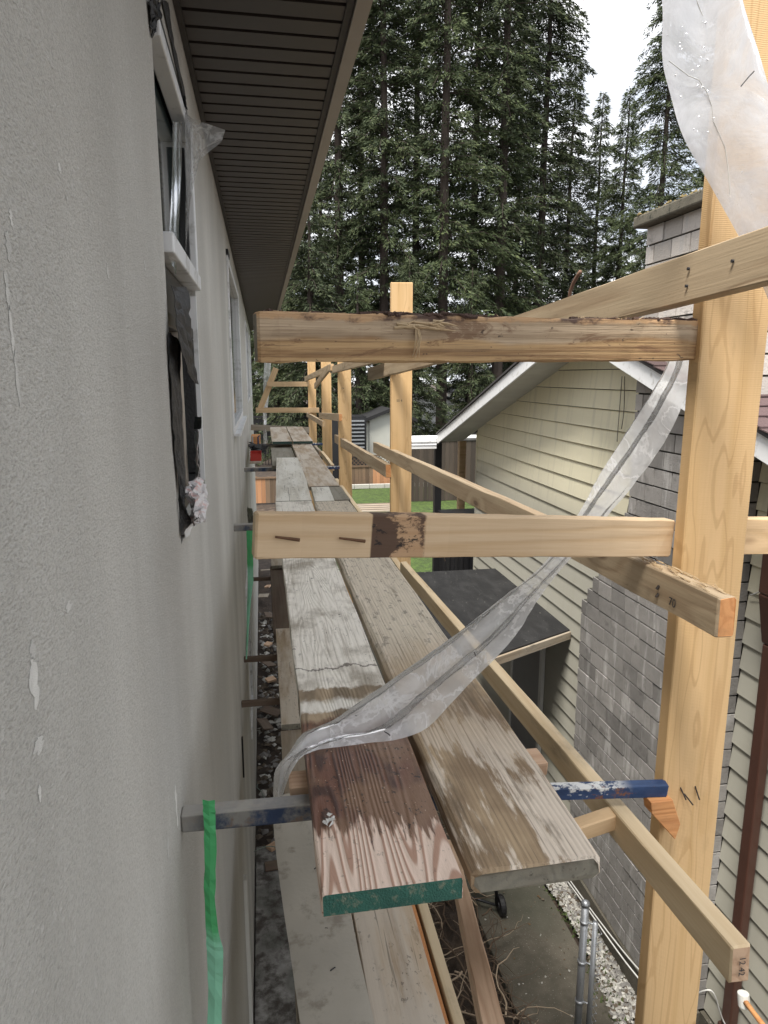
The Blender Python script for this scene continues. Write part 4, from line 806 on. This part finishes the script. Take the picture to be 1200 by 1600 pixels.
for k in range(16):
    t_ = rr.uniform(.25, .35); a0 = on_gu(t_, -.016 + rr.uniform(-.008, .006), -.02); L_ = rr.uniform(.02, .05); g = MB()
    g.tube([a0, a0 + Vector((L_ * .5, L_ * .1 - .006, rr.uniform(-.003, .003))), a0 + Vector((L_, L_ * .19 - .003, rr.uniform(-.006, .006)))], [.0028, .0022, .0006], 5); g.build('splinter', M['splint'], gu)
for k in range(5):
    a0 = on_gu(.305 + rr.uniform(-.004, .006), -.022, -.022); g = MB(); g.tube([a0, a0 + Vector((rr.uniform(-.003, .006), -.008, -.02)), a0 + Vector((rr.uniform(-.006, .004), -.006, -.045 - rr.uniform(0, .012)))], [.0014, .001, .0004], 5); g.build('splinter', M['splint'], gu)
for k in range(26):
    t_ = rr.uniform(.02, .98); a0 = on_gu(t_, 0, rr.uniform(-.018, .01)); g = MB(); g.tube([a0, a0 + Vector((rr.uniform(-.012, .016), 0, rr.uniform(.001, .006)))], [.0009, .0003], 4); g.build('fibre', M['splint'], gu)
# ---- long rails (along the posts)
def rail(a, b, h, t, mat, label, end=None, grp='side rails', **k): return board('side_rail', a, b, h, t, mat, end, label, 'rail', grp, **k)
ru = rail((.845, .72, .257), (.845, 5.48, .055), .090, .038, M['grey_rail'], 'top side rail sloping down from the right edge past the nearest post', M['fresh'])
rail((.80, 4.72, .165), (.80, 8.05, .10), .075, .038, M['grey_rail'], 'grey top side rail between the second and third posts', M['fresh'])
rail((.78, 7.8, .13), (.80, 12.85, -.02), .075, .038, M['grey_rail'], 'far top side rail reaching the farthest post', M['fresh'])
rail((.772, 8.0, .13), (.772, 10.2, -.11), .075, .03, M['grey_rail'], 'short diagonal brace crossing the far top rail', M['fresh'])
ra = rail((.856, 1.125, -.410), (.84, 5.19, -.492), .080, .038, M['grey_rail'], 'middle side rail with orange cut end, stamped 70, at the nearest post', M['orange_end'], jit=.0015)
rail((.815, 4.50, -.575), (.84, 8.05, -.669), .09, .038, M['grey_rail'], 'middle side rail between the second and third posts, orange end', M['orange_end'])
rail((.80, 7.2, -.385), (.84, 10.25, -.53), .078, .038, M['grey_rail'], 'short rail with orange end in front of the third post', M['orange_end'])
rail((.80, 9.2, -.587), (.84, 13.1, -.675), .075, .038, M['grey_rail'], 'far middle rail running to the farthest post', M['fresh'])
rd = rail((.782, .905, -.962), (.80, 3.92, -1.085), .070, .038, M['pale'], 'long pale lower rail with end stamp 12 42, running under the near bracket', M['pink_end'])
rail((.80, 3.60, -1.14), (.82, 7.9, -1.16), .085, .038, M['pale'], 'pale lower rail from the second post to the third', M['pink_end'])
rail((.78, 7.9, -1.0), (.82, 9.8, -1.046), .07, .038, M['pale'], 'short pale lower rail near the raised planks', M['pink_end'])
rail((.80, 9.8, -1.046), (.82, 13.4, -1.13), .07, .038, M['used'], 'farthest lower side rail near the raised planks', M['pink_end'])
rb_ = rail((.255, .55, -.84), (.66, 2.3, -1.75), .038, .038, M['pink_end'], 'thin pinkish brace slanting down under the near right plank', M['pink_end'])
rl = rail((.572, 1.2, -2.09), (.60, 8, -2.12), .085, .038, M['pale'], 'pale rail beside the lower level planks', M['pink_end'])
board('side_rail', (.536, 1.2, -2.105), (.55, 6, -2.12), .06, .016, M['orange_end'], None, 'thin orange batten against the pale lower rail', 'rail')
q = at(1028, 915, X=.836)
text('70', .026, M['ink'], at(1050, 942, X=.8355), (0, -1, -.02), (0, 0, 1), 'stamp', ra)
_m = rd.matrix_basis.to_3x3(); _x, _y, _z = _m.col[0].copy(), _m.col[1].copy(), _m.col[2].copy()
_nf = text('12 42', .0165, M['ink'], rd.matrix_basis.translation - _x * .0032, -_z, -_y if (-_z).cross(-_y).dot(_x) < 0 else _y, 'stamp', rd)
for dz in (0, .018): g = MB(); a0 = at(1030, 915, X=.8365) - Vector((0, 0, dz)); g.tube([a0, a0 + Vector((-.006, .0, -.008))], .003, 6); g.build('nail', NAILS, ra)
for (px, py) in ((1077, 420), (1074, 447), (1146, 408)): g = MB(); a0 = at(px, py, X=.8255); g.tube([a0, a0 + Vector((-.004, 0, 0))], .003, 8); g.build('nail_hole', M['ink'], ru)
# fuzzy splintered top of rail A's near end
rr = random.Random(17)
for k in range(22):
    y = 1.14 + rr.uniform(0, .28); a0 = Vector((.856 + rr.uniform(-.018, .018), y, -.4105)); g = MB(); g.tube([a0, a0 + Vector((rr.uniform(-.004, .004), .02, .002)), a0 + Vector((rr.uniform(-.006, .006), rr.uniform(.03, .06), rr.uniform(.0, .005)))], [.002, .0015, .0005], 4); g.build('splinter', M['splint'], ra)
# ---- far end boards
Ye = 12.42
def across(xa, za, xb, zb, h, label, y=Ye, mat=None, t=.03): return board('end_guard_board', (xa, y, za), (xb, y, zb), h, t, mat or M['fresh'], M['pale'], label, 'guard board', 'end guard boards')
across(.10, -.10, .83, -.10, .085, 'upper thin guard board at the far end of the scaffold')
across(-.10, -.545, 1.0, -.553, .088, 'middle thin guard board at the far end of the scaffold')
across(-.19, -.83, .82, -.89, .10, 'lower grey guard board at the far end, just above the raised planks', y=12.36, mat=M['used'])
board('end_guard_board', (-.02, 12.47, -.56), (.27, 12.47, .13), .03, .10, M['fresh'], M['pale'], 'slanted fresh board nailed to the far end guards', 'guard board', 'end guard boards', up=(0, -1, 0))
sheet('plastic_strip', [at(413, 560, Y=12.6), at(411, 620, Y=12.6), at(411, 660, Y=12.6), at(412, 700, Y=11.4)], [at(424, 560, Y=12.6), at(420, 620, Y=12.6), at(416, 660, Y=12.6), at(419, 700, Y=11.4)], M['film_thick'], 'bluish plastic strip hanging at the far end of the scaffold', folds=2, amp=.02)
# ---- lower level platform
plank((.292, .292), .53, .3, 3.6, -2.1, M['plank_low'], 'streaked brown plank of the lower level, under the green painted end', M['grey_end'])
plank((.238, .238), .285, .3, 3.7, -2.098, M['plank_low'], 'narrow knotty plank strip of the lower level beside the streaked one', M['grey_end'])
plank((.05, .05), .234, .3, 3.95, -2.125, M['used'], 'lower level plank under the dirty grey film', M['grey_end'])
plank((.055, .055), .32, 3.96, 5.62, -2.09, M['plank_tan'], 'grey tan lower level plank beside the gap', M['grey_end'])
plank((.035, .035), .36, 5.5, 7.75, -2.13, M['plank_dark'], 'dark brown lower level plank beyond the grey tan one', M['grey_end'])
plank((.05, .05), .36, 7.6, 9.6, -2.08, M['plank_tan'], 'far lower level plank behind the stained guard board', M['grey_end'])
# dirty film draped over the lower plank
P_ = lambda px, py: at(px, py, Z=-2.085)
sheet('plastic_film', [at(427, 1245, Z=-2.02), P_(428, 1300), P_(440, 1400), P_(455, 1500), P_(472, 1620), P_(500, 1800)], [at(480, 1235, Z=-2.02), P_(500, 1300), P_(540, 1400), P_(563, 1500), P_(590, 1620), P_(630, 1800)], M['film_grey'], 'dirty grey film draped over the lower level planks', folds=1, amp=.004, nrm=(0, 0, 1), seed=9)
def dash(px, py, ang, L_, parent_z=-2.083, r=.0022, X=None, Y=None, name='black_dash', lab='black printed dash on the plastic film'):
    c = at(px, py, X=X, Y=Y, Z=parent_z if X is None and Y is None else None); d = at(px + math.cos(ang) * 10, py + math.sin(ang) * 10, X=X, Y=Y, Z=parent_z if X is None and Y is None else None) - c; d = d.normalized() * L_ / 2
    g = MB(); g.tube([c - d, c + d * .2 + Vector((0, 0, .001)), c + d], r, 5); return g.build(name, M['ink'])
for o in [dash(494, 1356, -.5, .02), dash(520, 1514, -.6, .022), dash(510, 1450, .1, .012, r=.001), dash(436, 1204, .5, .01, r=.0015)]: par(o, bpy.data.objects['plastic_film.001'])
# ---- the long twisted plastic strip
Yt = lambda px, py, Y: at(px, py, Y=Y)
Zt = lambda px, py, Z: at(px, py, Z=Z)
left_ = [Yt(1050, 545, 1.62), Yt(1035, 585, 1.62), Yt(985, 665, 1.62), Yt(935, 745, 1.62), Yt(905, 800, 1.60), Yt(850, 880, 1.60), Yt(790, 930, 1.62), Yt(700, 1000, 1.66), Yt(600, 1070, 1.64), Zt(520, 1125, -.846), Zt(475, 1145, -.858), Yt(450, 1178, 1.53), Yt(430, 1205, 1.51), Yt(427, 1250, 1.50)]
right_ = [Yt(1092, 545, 1.55), Yt(1078, 600, 1.55), Yt(1045, 680, 1.55), Yt(1000, 745, 1.55), Yt(950, 805, 1.55), Yt(885, 880, 1.55), Yt(845, 930, 1.55), Yt(800, 1000, 1.55), Yt(722, 1080, 1.54), Zt(655, 1145, -.862), Zt(560, 1163, -.864), Zt(488, 1174, -.864), Yt(458, 1200, 1.47), Yt(440, 1250, 1.46)]
ts = sheet('plastic_strip', left_, right_, M['film_thick'], 'long twisted clear plastic strip lying over the near planks and rising behind the guards', nu=84, nv=15, folds=1.6, amp=.020, seed=5, nrm=(-.2, -.4, 1), wr=.0009, sm=True)
for o in [dash(742, 1022, 1.2, .012, Y=1.53, r=.0012), dash(605, 1146, .6, .018, Y=1.50, r=.0015), dash(556, 1118, .2, .004, Y=1.56, r=.001)]: par(o, ts)
# ---- top right hanging sheet
hs = sheet('plastic_sheet', [Yt(1025, -60, 1.24), Yt(1035, 10, 1.24), Yt(1035, 92, 1.24), Yt(1048, 150, 1.24), Yt(1068, 215, 1.24), Yt(1110, 290, 1.25), Yt(1152, 365, 1.26), Yt(1176, 410, 1.27), Yt(1200, 468, 1.28)],
           [Yt(1148, -60, 1.20), Yt(1163, 10, 1.20), Yt(1185, 80, 1.20), Yt(1205, 150, 1.20), Yt(1222, 215, 1.2), Yt(1240, 290, 1.2), Yt(1250, 360, 1.2), Yt(1255, 420, 1.2), Yt(1260, 470, 1.2)], M['film_sheet'], 'wide milky plastic sheet hanging over the nearest post at the top right', nu=50, nv=20, folds=1, amp=.008, seed=8, nrm=(0, -1, 0))
par(dash(1168, 123, -.85, .034, Y=1.19, r=.0011), hs)
rr = random.Random(44)
M['drop'] = N('water_drop').done((.8, .83, .86), .05, None, Transmission_Weight=.6)
g = MB()
for k in range(42):
    u, v = rr.random(), rr.random(); y_ = 20 + u * 300; xl = 1042 + max(0, y_ - 100) * .36; c = Yt(xl + v * 90, y_, 1.222); s = rr.uniform(.0008, .0022)
    g.add([c + Vector((s, 0, 0)), c + Vector((0, 0, s)), c + Vector((-s, 0, 0)), c + Vector((0, 0, -s * 1.3)), c + Vector((0, -s, 0))], [(1, 0, 4), (2, 1, 4), (3, 2, 4), (0, 3, 4)])
tag(g.build('water_drops', M['drop'], hs), kind='stuff')
g = MB(); cr_ = [Yt(1088, 0, 1.225), Yt(1098, 25, 1.225), Yt(1108, 60, 1.225)]; g.tube(cr_, .0008, 5); cr_ = [Yt(1045, 95, 1.225), Yt(1075, 118, 1.225), Yt(1092, 125, 1.225), Yt(1105, 145, 1.225), Yt(1112, 165, 1.225), Yt(1115, 190, 1.225), Yt(1133, 230, 1.225), Yt(1138, 265, 1.225), Yt(1141, 305, 1.225)]; g.tube(cr_, .0008, 5); g.build('crease', M['wcable'], hs)
# ---- green tape
def tape_m():
    t = N('green_masking_tape'); n = t.noise(t.obj, (30, 30, 12), det=4); z = t.xyz(t.obj)[2]; c = t.mix(t.ss(t.m('ADD', z, t.m('MULTIPLY', n, .1)), -1.18, -1.12), (.22, .52, .36), (.06, .36, .13)); return t.done(c, .5, t.bump(n, .5, .004))
M['tape'] = tape_m()
def tape(pts, label, tw=.012, seed=1):
    rr = random.Random(seed); L_ = [Vector(p[0]) for p in pts]; R_ = [Vector(p[1]) for p in pts]; m = MB(); vs = []; n = 0; seq = []
    for i in range(len(pts)-1):
        for k in range(5):
            a, b = L_[i].lerp(L_[i+1], k/5), R_[i].lerp(R_[i+1], k/5); j = Vector((rr.uniform(-1, 1) * .0012, rr.uniform(-1, 1) * .003, 0)); seq.append((a + j, (a + b) / 2 + Vector((0, -.002 - rr.uniform(0, .003), 0)), b - j))
    seq.append((L_[-1], (L_[-1] + R_[-1]) / 2, R_[-1]))
    for q in seq: vs += q
    fs = [(3*i+j, 3*i+j+1, 3*i+j+4, 3*i+j+3) for i in range(len(seq)-1) for j in range(2)]; m.add(vs, fs); o = m.build('masking_tape', M['tape']); s = o.modifiers.new('solid', 'SOLIDIFY'); s.thickness = .0006
    return tag(o, label, 'tape', 'green tapes')
Yq = lambda px, py: at(px, py, Y=1.355)
tape([(Yq(317, 1250), Yq(335, 1249)), (Yq(318, 1280), Yq(337, 1280)), (Yq(320, 1330), Yq(338, 1330)), (Yq(319, 1400), Yq(336, 1400)), (Yq(322, 1450), Yq(340, 1450)), (Yq(323, 1482), Yq(349, 1486)), (Yq(325, 1540), Yq(348, 1540)), (Yq(323, 1640), Yq(345, 1640))], 'long green masking tape hanging from the near bracket', seed=1)
Yq = lambda px, py: at(px, py, Y=4.36)
tape([(Yq(385, 829), Yq(396, 829)), (Yq(386, 860), Yq(395, 862)), (Yq(387, 905), Yq(396, 908)), (Yq(386, 950), Yq(391, 950)), (Yq(384, 1030), Yq(386, 1030))], 'green masking tape hanging from the second bracket', seed=2)
# ---- lower wall trim strip seen at a grazing angle
wt = thing('wall_trim', (WX, 3, -2), 'pale vertical trim strip standing proud of the lower stucco wall', 'trim')
a_, b_ = at(385, 1375, X=WX + .02), at(400, 1640, X=WX + .02); y_ = a_.y
g = MB(); g.box((WX + .001, y_, -4.4), (WX + .022, y_ + .05, a_.z)); g.build('strip', M['nsoffit'], wt)
a_ = at(382, 1215, X=WX + .01); g = MB(); g.box((WX + .001, a_.y, -2.3), (WX + .010, a_.y + .03, a_.z)); g.build('black_gasket', M['dark_cavity'], wt)
# ---- bits at the far end on the wall side
sb = board('short_board', (-.09, 7.9, -.952), (-.09, 10.4, -.952), .02, .13, M['used'], None, 'short dirty board on the far brackets beside the wall', 'board')
tr = thing('red_tray', (-.08, 8.2, -.95), 'red plastic tray resting by the wall beyond the third bracket', 'tray')
M['red'] = plain('red_plastic', (.42, .03, .02), .4, .1)
g = MB(); g.box((-.145, 8.0, -.951), (-.02, 8.35, -.945)); g.box((-.145, 8.0, -.945), (-.139, 8.35, -.87)); g.box((-.026, 8.0, -.945), (-.02, 8.35, -.87)); g.box((-.1385, 8.0, -.945), (-.0265, 8.006, -.87)); g.box((-.1385, 8.344, -.945), (-.0265, 8.35, -.87)); g.build('tray_body', M['red'], tr)
crumple('black_bag', [[(-.15, 8.6, -.93), (.04, 8.6, -.93)], [(-.16, 8.75, -.82), (.05, 8.75, -.86)], [(-.15, 9.0, -.86), (.04, 9.0, -.88)], [(-.14, 9.2, -.93), (.03, 9.2, -.93)]], M['blk_wrap'], None, .025, 5, 21, label='crumpled black plastic bag on the far short board', cat='bag')
tl = MB(); tl.box((-.15, 9.5, -.931), (-.03, 9.9, -.80)); tag(bevel(tl.build('plywood_offcut', M['orange_end']), .003), 'orange brown plywood offcut standing by the wall near the raised planks', 'offcut')
crumple('black_bag', [[wp(386, 792, .004), wp(394, 795, .05)], [wp(388, 815, .004), wp(397, 818, .06)], [wp(389, 842, .004), wp(395, 840, .05)]], M['blk_wrap'], None, .008, 5, 23, label='small crumpled black plastic by the second bracket, at the guard board end', cat='bag')
# clamp like tool
tl = thing('clamp', (-.1, 9.2, -.93), 'metal bar clamp lying by the wall in front of the plywood offcut', 'clamp')
g = MB(); g.tube([(-.14, 9.3, -.90), (-.02, 9.45, -.90)], .008, 6); g.tube([(-.13, 9.32, -.90), (-.13, 9.32, -.78)], .008, 6); g.build('bar', M['galv'], tl); g = MB(); g.tube([(-.06, 9.4, -.9), (-.06, 9.4, -.80), (-.04, 9.38, -.78)], .01, 6); g.build('jaw', M['bpaint'], tl)

# ================================================================ BACKYARD
def fmat(name, a, b):
    t = N(name); p = t.vm('ADD', t.obj, t.comb(t.m('MULTIPLY', t.rand, 20.), 0., t.m('MULTIPLY', t.rand, 9.))); n = t.noise(p, (9, 9, .8), 1., 4); c = t.mix(n, a, b); f = t.m('ADD', .7, t.m('MULTIPLY', t.rand, .6)); return t.done(t.mix(1., c, t.comb(f, f, f), 'MULTIPLY'), .85)
M['fence'] = fmat('cedar_fence_wood', (.20, .13, .08), (.10, .07, .045)); M['fence_o'] = fmat('orange_cedar_wood', (.42, .22, .11), (.32, .16, .08)); M['fence_d'] = fmat('dark_fence_wood', (.075, .055, .042), (.035, .028, .022))
def fence(x0, x1, y, zt, zb, step, mat, label, lattice=False, alt=None, postm=None):
    f = thing('fence', (x0, y, zb), label, 'fence'); x = x0; k = 0
    while x < x1 - .01:
        xe = min(x + step, x1); g = MB(); g.box((x + .004, y, zb), (xe - .004, y + .02, zt - (.45 if lattice else 0) + (0 if lattice else rnd.uniform(-.01, .01)))); g.build('fence_board', alt if (alt and (k // 9) % 2) else mat, f); x = xe; k += 1
    xp = x0
    while xp <= x1: g = MB(); g.box((xp - .05, y - .10, zb), (xp + .05, y - .001, zt + .05)); g.build('post', postm or mat, f); xp += 2.4
    g = MB(); g.box((x0, y - .03, zt - (.45 if lattice else .06)), (x1, y - .002, zt - (.37 if lattice else .0))); g.build('rail', postm or mat, f)
    if lattice:
        g = MB(); n = int((x1 - x0) / .16)
        for i in range(n):
            for s in (0, 1):
                a = x0 + i * .16; b = a + .37; pa = (a, y + s * .012, zt - .37 if s else zt); pb = (b, y + s * .012, zt if s else zt - .37)
                d = .02; g.add([(pa[0] - d, pa[1], pa[2]), (pa[0] + d, pa[1], pa[2]), (pb[0] + d, pb[1], pb[2]), (pb[0] - d, pb[1], pb[2])], [(0, 1, 2, 3)])
        tag(g.build('lattice', M['fence'], f), kind='stuff'); g = MB(); g.box((x0, y - .03, zt + .001), (x1, y + .03, zt + .05)); g.build('top_rail', postm or mat, f)
    return f
fence(3.1, 10.0, 28.2, -3.25, G, .15, M['fence'], 'brown cedar fence with lattice top beyond the lawn', True, M['fence_o'], M['fence'])
fence(-4.0, 2.3, at(415, 786, Z=G).y, -3.55, G, .15, M['fence_o'], 'orange cedar fence at the end of the yard beside the wall', False, M['fence'], M['fence'])
fence(2.9, 9.5, 22.0, -2.25, G, .16, M['fence_d'], 'tall dark fence behind the patio cover', False, None, M['fence_d']).location = (2.9 + 1.7, 22.0 + 2.4, G)
kb = MB()
for i in range(11): kb.box((3.0 + i * .62, 27.6, G), (3.6 + i * .62, 27.78, G + .16))
tag(kb.build('kerb_stones', M['st4']), kind='structure')
# table / hot tub cover near lawn
tb = thing('garden_table', (2.45, 15.6, G), 'weathered brown garden table on the lawn behind the second post', 'table')
c_ = at(585, 792, Z=-3.7); g = MB()
for i in range(8): g = MB(); g.box((c_.x - .62, c_.y - .6 + i * .15, -3.74), (c_.x + .62, c_.y - .46 + i * .15, -3.7)); g.build('slat', M['plank_dark'] if i % 2 else M['used'], tb)
for (dx, dy) in ((-.5, -.5), (.5, -.5), (-.5, .5), (.5, .5)): g = MB(); g.box((c_.x + dx - .04, c_.y + dy - .04, G), (c_.x + dx + .04, c_.y + dy + .04, -3.741)); g.build('leg', M['red'] if dx < 0 and dy < 0 else M['plank_dark'], tb)
# shed and far houses
M['shedw'] = plain('off_white_siding', (.48, .49, .44), .7, .1, 3); M['dkroof'] = plain('dark_roof', (.009, .009, .01), .8, .2, 20)
def cabin(name, x0, x1, y0, y1, zt, zr, wall_m, label, windows=(), cat='shed'):
    s = thing(name, ((x0+x1)/2, y0, G), label, cat); g = MB(); xm = (x0+x1)/2
    g.prism([(x0, y0, G), (x1, y0, G), (x1, y0, zt), (xm, y0, zr), (x0, y0, zt)], (0, y1 - y0, 0)); g.build('walls', wall_m, s)
    g = MB(); g.prism([(x0 - .3, y0 - .25, zt - .1), (xm, y0 - .25, zr + .03), (xm, y0 - .25, zr + .18), (x0 - .3, y0 - .25, zt + .05)], (0, y1 - y0 + .5, 0)); g.prism([(x1 + .3, y0 - .25, zt - .1), (xm + .001, y0 - .25, zr + .03), (xm + .001, y0 - .25, zr + .18), (x1 + .3, y0 - .25, zt + .05)], (0, y1 - y0 + .5, 0)); g.build('roof', M['dkroof'], s)
    for (a, b, c, d) in windows:
        g = MB(); g.box((a, y0 - .04, c), (b, y0 - .001, d)); f = g.build('window', M['vinyl'], s); g = MB(); g.box((a + .06, y0 - .05, c + .06), (b - .06, y0 - .041, d - .06)); g.build('pane', M['glass'], f)
    return s
cabin('shed', 4.75, 6.6, 31, 33, -1.95, -1.6, M['shedw'], 'small off white shed with dark roof beyond the lattice fence')
cabin('far_house', 6.5, 13.0, 44, 50, -2.0, -.6, M['nfascia'], 'white house far behind the trees, left of the patio cover', [(7.4, 8.3, -3.0, -2.2), (9.3, 10.2, -3.0, -2.2)], 'house')
cabin('far_house', 14.5, 24.0, 46, 54, -1.2, 1.0, M['shedw'], 'pale house far behind the trees, seen right of the second post', [(16, 17.2, -2.4, -1.6), (19, 20.2, -2.4, -1.6)], 'house')
# stacked dark louvre / trailer
lv = thing('dark_trailer', (3.5, 29.5, G), 'dark slatted trailer beyond the fence between the third and second posts', 'trailer')
g = MB(); g.box((2.7, 29.6, G), (4.4, 31, -1.7)); g.build('body', M['black_metal'], lv)
for i in range(9): g = MB(); g.box((3.6, 29.5, -3.2 + i * .16), (4.3, 29.59, -3.14 + i * .16)); g.build('slat', M['galv'], lv)
gf = thing('dark_gate', (-2, 25, G), 'dark metal picket fence far behind the end guards', 'fence')
for i in range(40): g = MB(); g.box((-3.5 + i * .15, 36, G), (-3.46 + i * .15, 36.03, -2.0)); g.build('picket', M['black_metal'], gf)
g = MB(); g.box((-3.5, 35.97, -2.1), (2.5, 36.06, -2.0)); g.box((-3.5, 36.04, -3.2), (2.5, 36.09, -2.15)); g.build('rail', M['black_metal'], gf)

# ================================================================ TREES
def leaf_mat(name, a, b, c3):
    t = N(name); n = t.noise(t.obj, (1, 1, 1), .9, 3); n2 = t.noise(t.obj, (1, 1, 1), 6., 3)
    c = t.mix(t.ss(n, .35, .65), a, b); c = t.mix(t.m('MULTIPLY', t.ss(n2, .52, .72), .8), c, c3); f = t.m('ADD', .8, t.m('MULTIPLY', t.rand, .4)); c = t.mix(1., c, t.comb(f, f, f), 'MULTIPLY'); return t.done(c, .8, None)
M['needle'] = leaf_mat('spruce_needles', (.024, .038, .014), (.044, .062, .021), (.115, .13, .045))
M['trunk'] = plain('spruce_bark', (.055, .042, .035), .95, .35, 6, .8)
def tree_meshes(seed, H_, Rm, bare=.12, dens=1., gap=.25):
    r = np.random.RandomState(seed); P = []; B = MB()
    # trunk
    pts = [(r.uniform(-.08, .08) * i / 8, r.uniform(-.08, .08) * i / 8, H_ * i / 8) for i in range(9)]
    B.tube(pts, [.30 * (1 - i / 8.3) + .02 for i in range(9)], 8)
    z = bare * H_; quads = []
    sect = r.uniform(.75, 1.25, 8)
    while z < H_ * .995:
        u = z / H_; Lr = Rm * ((1 - u) ** .62) * (.62 + .38 * min(1, (u - bare) * 6 + .3)); nb = max(4, int(r.uniform(5, 9)))
        for b in range(nb):
            if r.rand() < gap * (1.15 - u): continue
            a = r.uniform(0, 6.283); L_ = Lr * r.uniform(.45, 1.15) * sect[int(a / 6.283 * 8) % 8] + .15; droop = r.uniform(.35, .75); up = r.uniform(.10, .42)
            dx, dy = math.cos(a), math.sin(a); n = max(4, int(L_ / .062 * dens)); z0 = z + r.uniform(-.2, .2)
            def bp(s): return np.array([dx * L_ * s, dy * L_ * s, z0 + L_ * (up * s - droop * s * s)])
            if L_ > 1.0: B.tube([tuple(bp(0)), tuple(bp(.5)), tuple(bp(.9))], [.03, .018, .006], 4, caps=False)
            for k in range(n):
                s = (k + r.rand()) / n
                if s < .12: continue
                p = bp(s); sw = (1 - s) * .42 * L_ ** .6 + .10
                for side in (-1, 1, -1, 1):
                    q = p + np.array([-dy, dx, 0]) * side * sw * r.uniform(.0, .85) + np.array([0, 0, r.uniform(-.16, .08)])
                    d = np.array([dx * .8 - dy * side * .55, dy * .8 + dx * side * .55, r.uniform(-1.1, .05)]); d /= np.linalg.norm(d); l = r.uniform(.12, .40); w_ = r.uniform(.016, .045)
                    sd = np.cross(d, r.normal(size=3)); sd /= np.linalg.norm(sd) + 1e-9
                    quads.append((q - sd * w_ * .5, q + d * l * .4 + sd * w_ , q + d * l, q + d * l * .35 - sd * w_))
        z += r.uniform(.24, .46)
    V = np.array(quads).reshape(-1, 3); F = np.arange(len(V)).reshape(-1, 4)
    me = bpy.data.meshes.new('crown'); me.vertices.add(len(V)); me.vertices.foreach_set('co', V.ravel()); me.loops.add(F.size); me.loops.foreach_set('vertex_index', F.ravel().astype(np.int32)); me.polygons.add(len(F)); me.polygons.foreach_set('loop_start', (np.arange(len(F)) * 4).astype(np.int32)); me.polygons.foreach_set('loop_total', np.full(len(F), 4, np.int32)); me.update(); me.validate(); me.materials.append(M['needle'])
    return me, B
protos = []
for s_, (H_, Rm, bare, gap) in enumerate([(36, 4.1, .08, .30), (39, 4.3, .14, .38), (27, 4.2, .05, .22), (14, 3.2, .02, .12), (37, 3.6, .20, .42)]):
    me, B = tree_meshes(100 + s_, H_, Rm, bare, 1.0, gap); tb_ = bpy.data.meshes.new('trunk'); tb_.from_pydata(B.v, [], B.f); tb_.materials.append(M['trunk']); protos.append((me, tb_)); print('crown', s_, len(me.polygons))
TR = [ # px at Y, depth, proto, scale, label
 (455, 44, 3, 1.15, 'broad low spruce behind the far end guards, leftmost of the row'), (487, 36, 3, .95, 'short bushy spruce just right of the eave, behind the farthest post'), (532, 39, 4, 1.0, 'slim spruce with a bare lower trunk beside the eave'), (566, 46, 1, 1.0, 'dark spruce set back between the slim one and the second post'),
 (600, 38, 0, .98, 'tall dense spruce directly behind the second post'), (648, 48, 4, 1.1, 'thin spruce set back right of the second post'), (690, 37, 1, 1.05, 'tallest spruce in the middle of the row'), (735, 45, 0, 1.1, 'spruce set back right of the tallest one'),
 (776, 38, 4, 1.08, 'sparse spruce with dark trunk showing through, above the gable ridge'), (836, 41, 0, .98, 'spruce bordering the left side of the sky gap'), (876, 47, 2, .92, 'shorter spruce at the foot of the sky gap'), (918, 48, 2, .86, 'low spruce filling the bottom of the sky gap'),
 (1012, 38, 0, .84, 'single spruce right of the sky gap, behind the chimney'), (1078, 46, 1, .90, 'spruce behind the hanging plastic sheet'), (1150, 40, 0, .8, 'rightmost spruce behind the nearest post'), (956, 43, 2, .80, 'bushy low spruce between the sky gap and the chimney'),
 (505, 50, 0, .75, 'distant spruce low behind the third post'), (800, 52, 1, .9, 'distant spruce behind the cream gable'), (640, 34, 3, .72, 'small spruce in front of the row, right of the second post'), (560, 34, 3, .66, 'small spruce in front of the row behind the third post'), (735, 35, 3, .7, 'small spruce in front of the row behind the patio cover'), (430, 40, 3, .9, 'small spruce at the end of the stucco wall'), (395, 46, 1, .6, 'half hidden spruce behind the stucco wall end')]
for i, (px, Y, pi_, s, lab) in enumerate(TR):
    p = at(px, 600, Y=Y); t_ = thing('spruce_tree', (p.x, p.y, G), lab, 'tree', 'tall spruces behind the yards'); t_.rotation_euler = (0, 0, rnd.uniform(0, 6.28)); t_.scale = (s, s, s)
    for nm, me in (('trunk', protos[pi_][1]), ('crown', protos[pi_][0])):
        o = bpy.data.objects.new(nm, me); col.objects.link(o); o.parent = t_
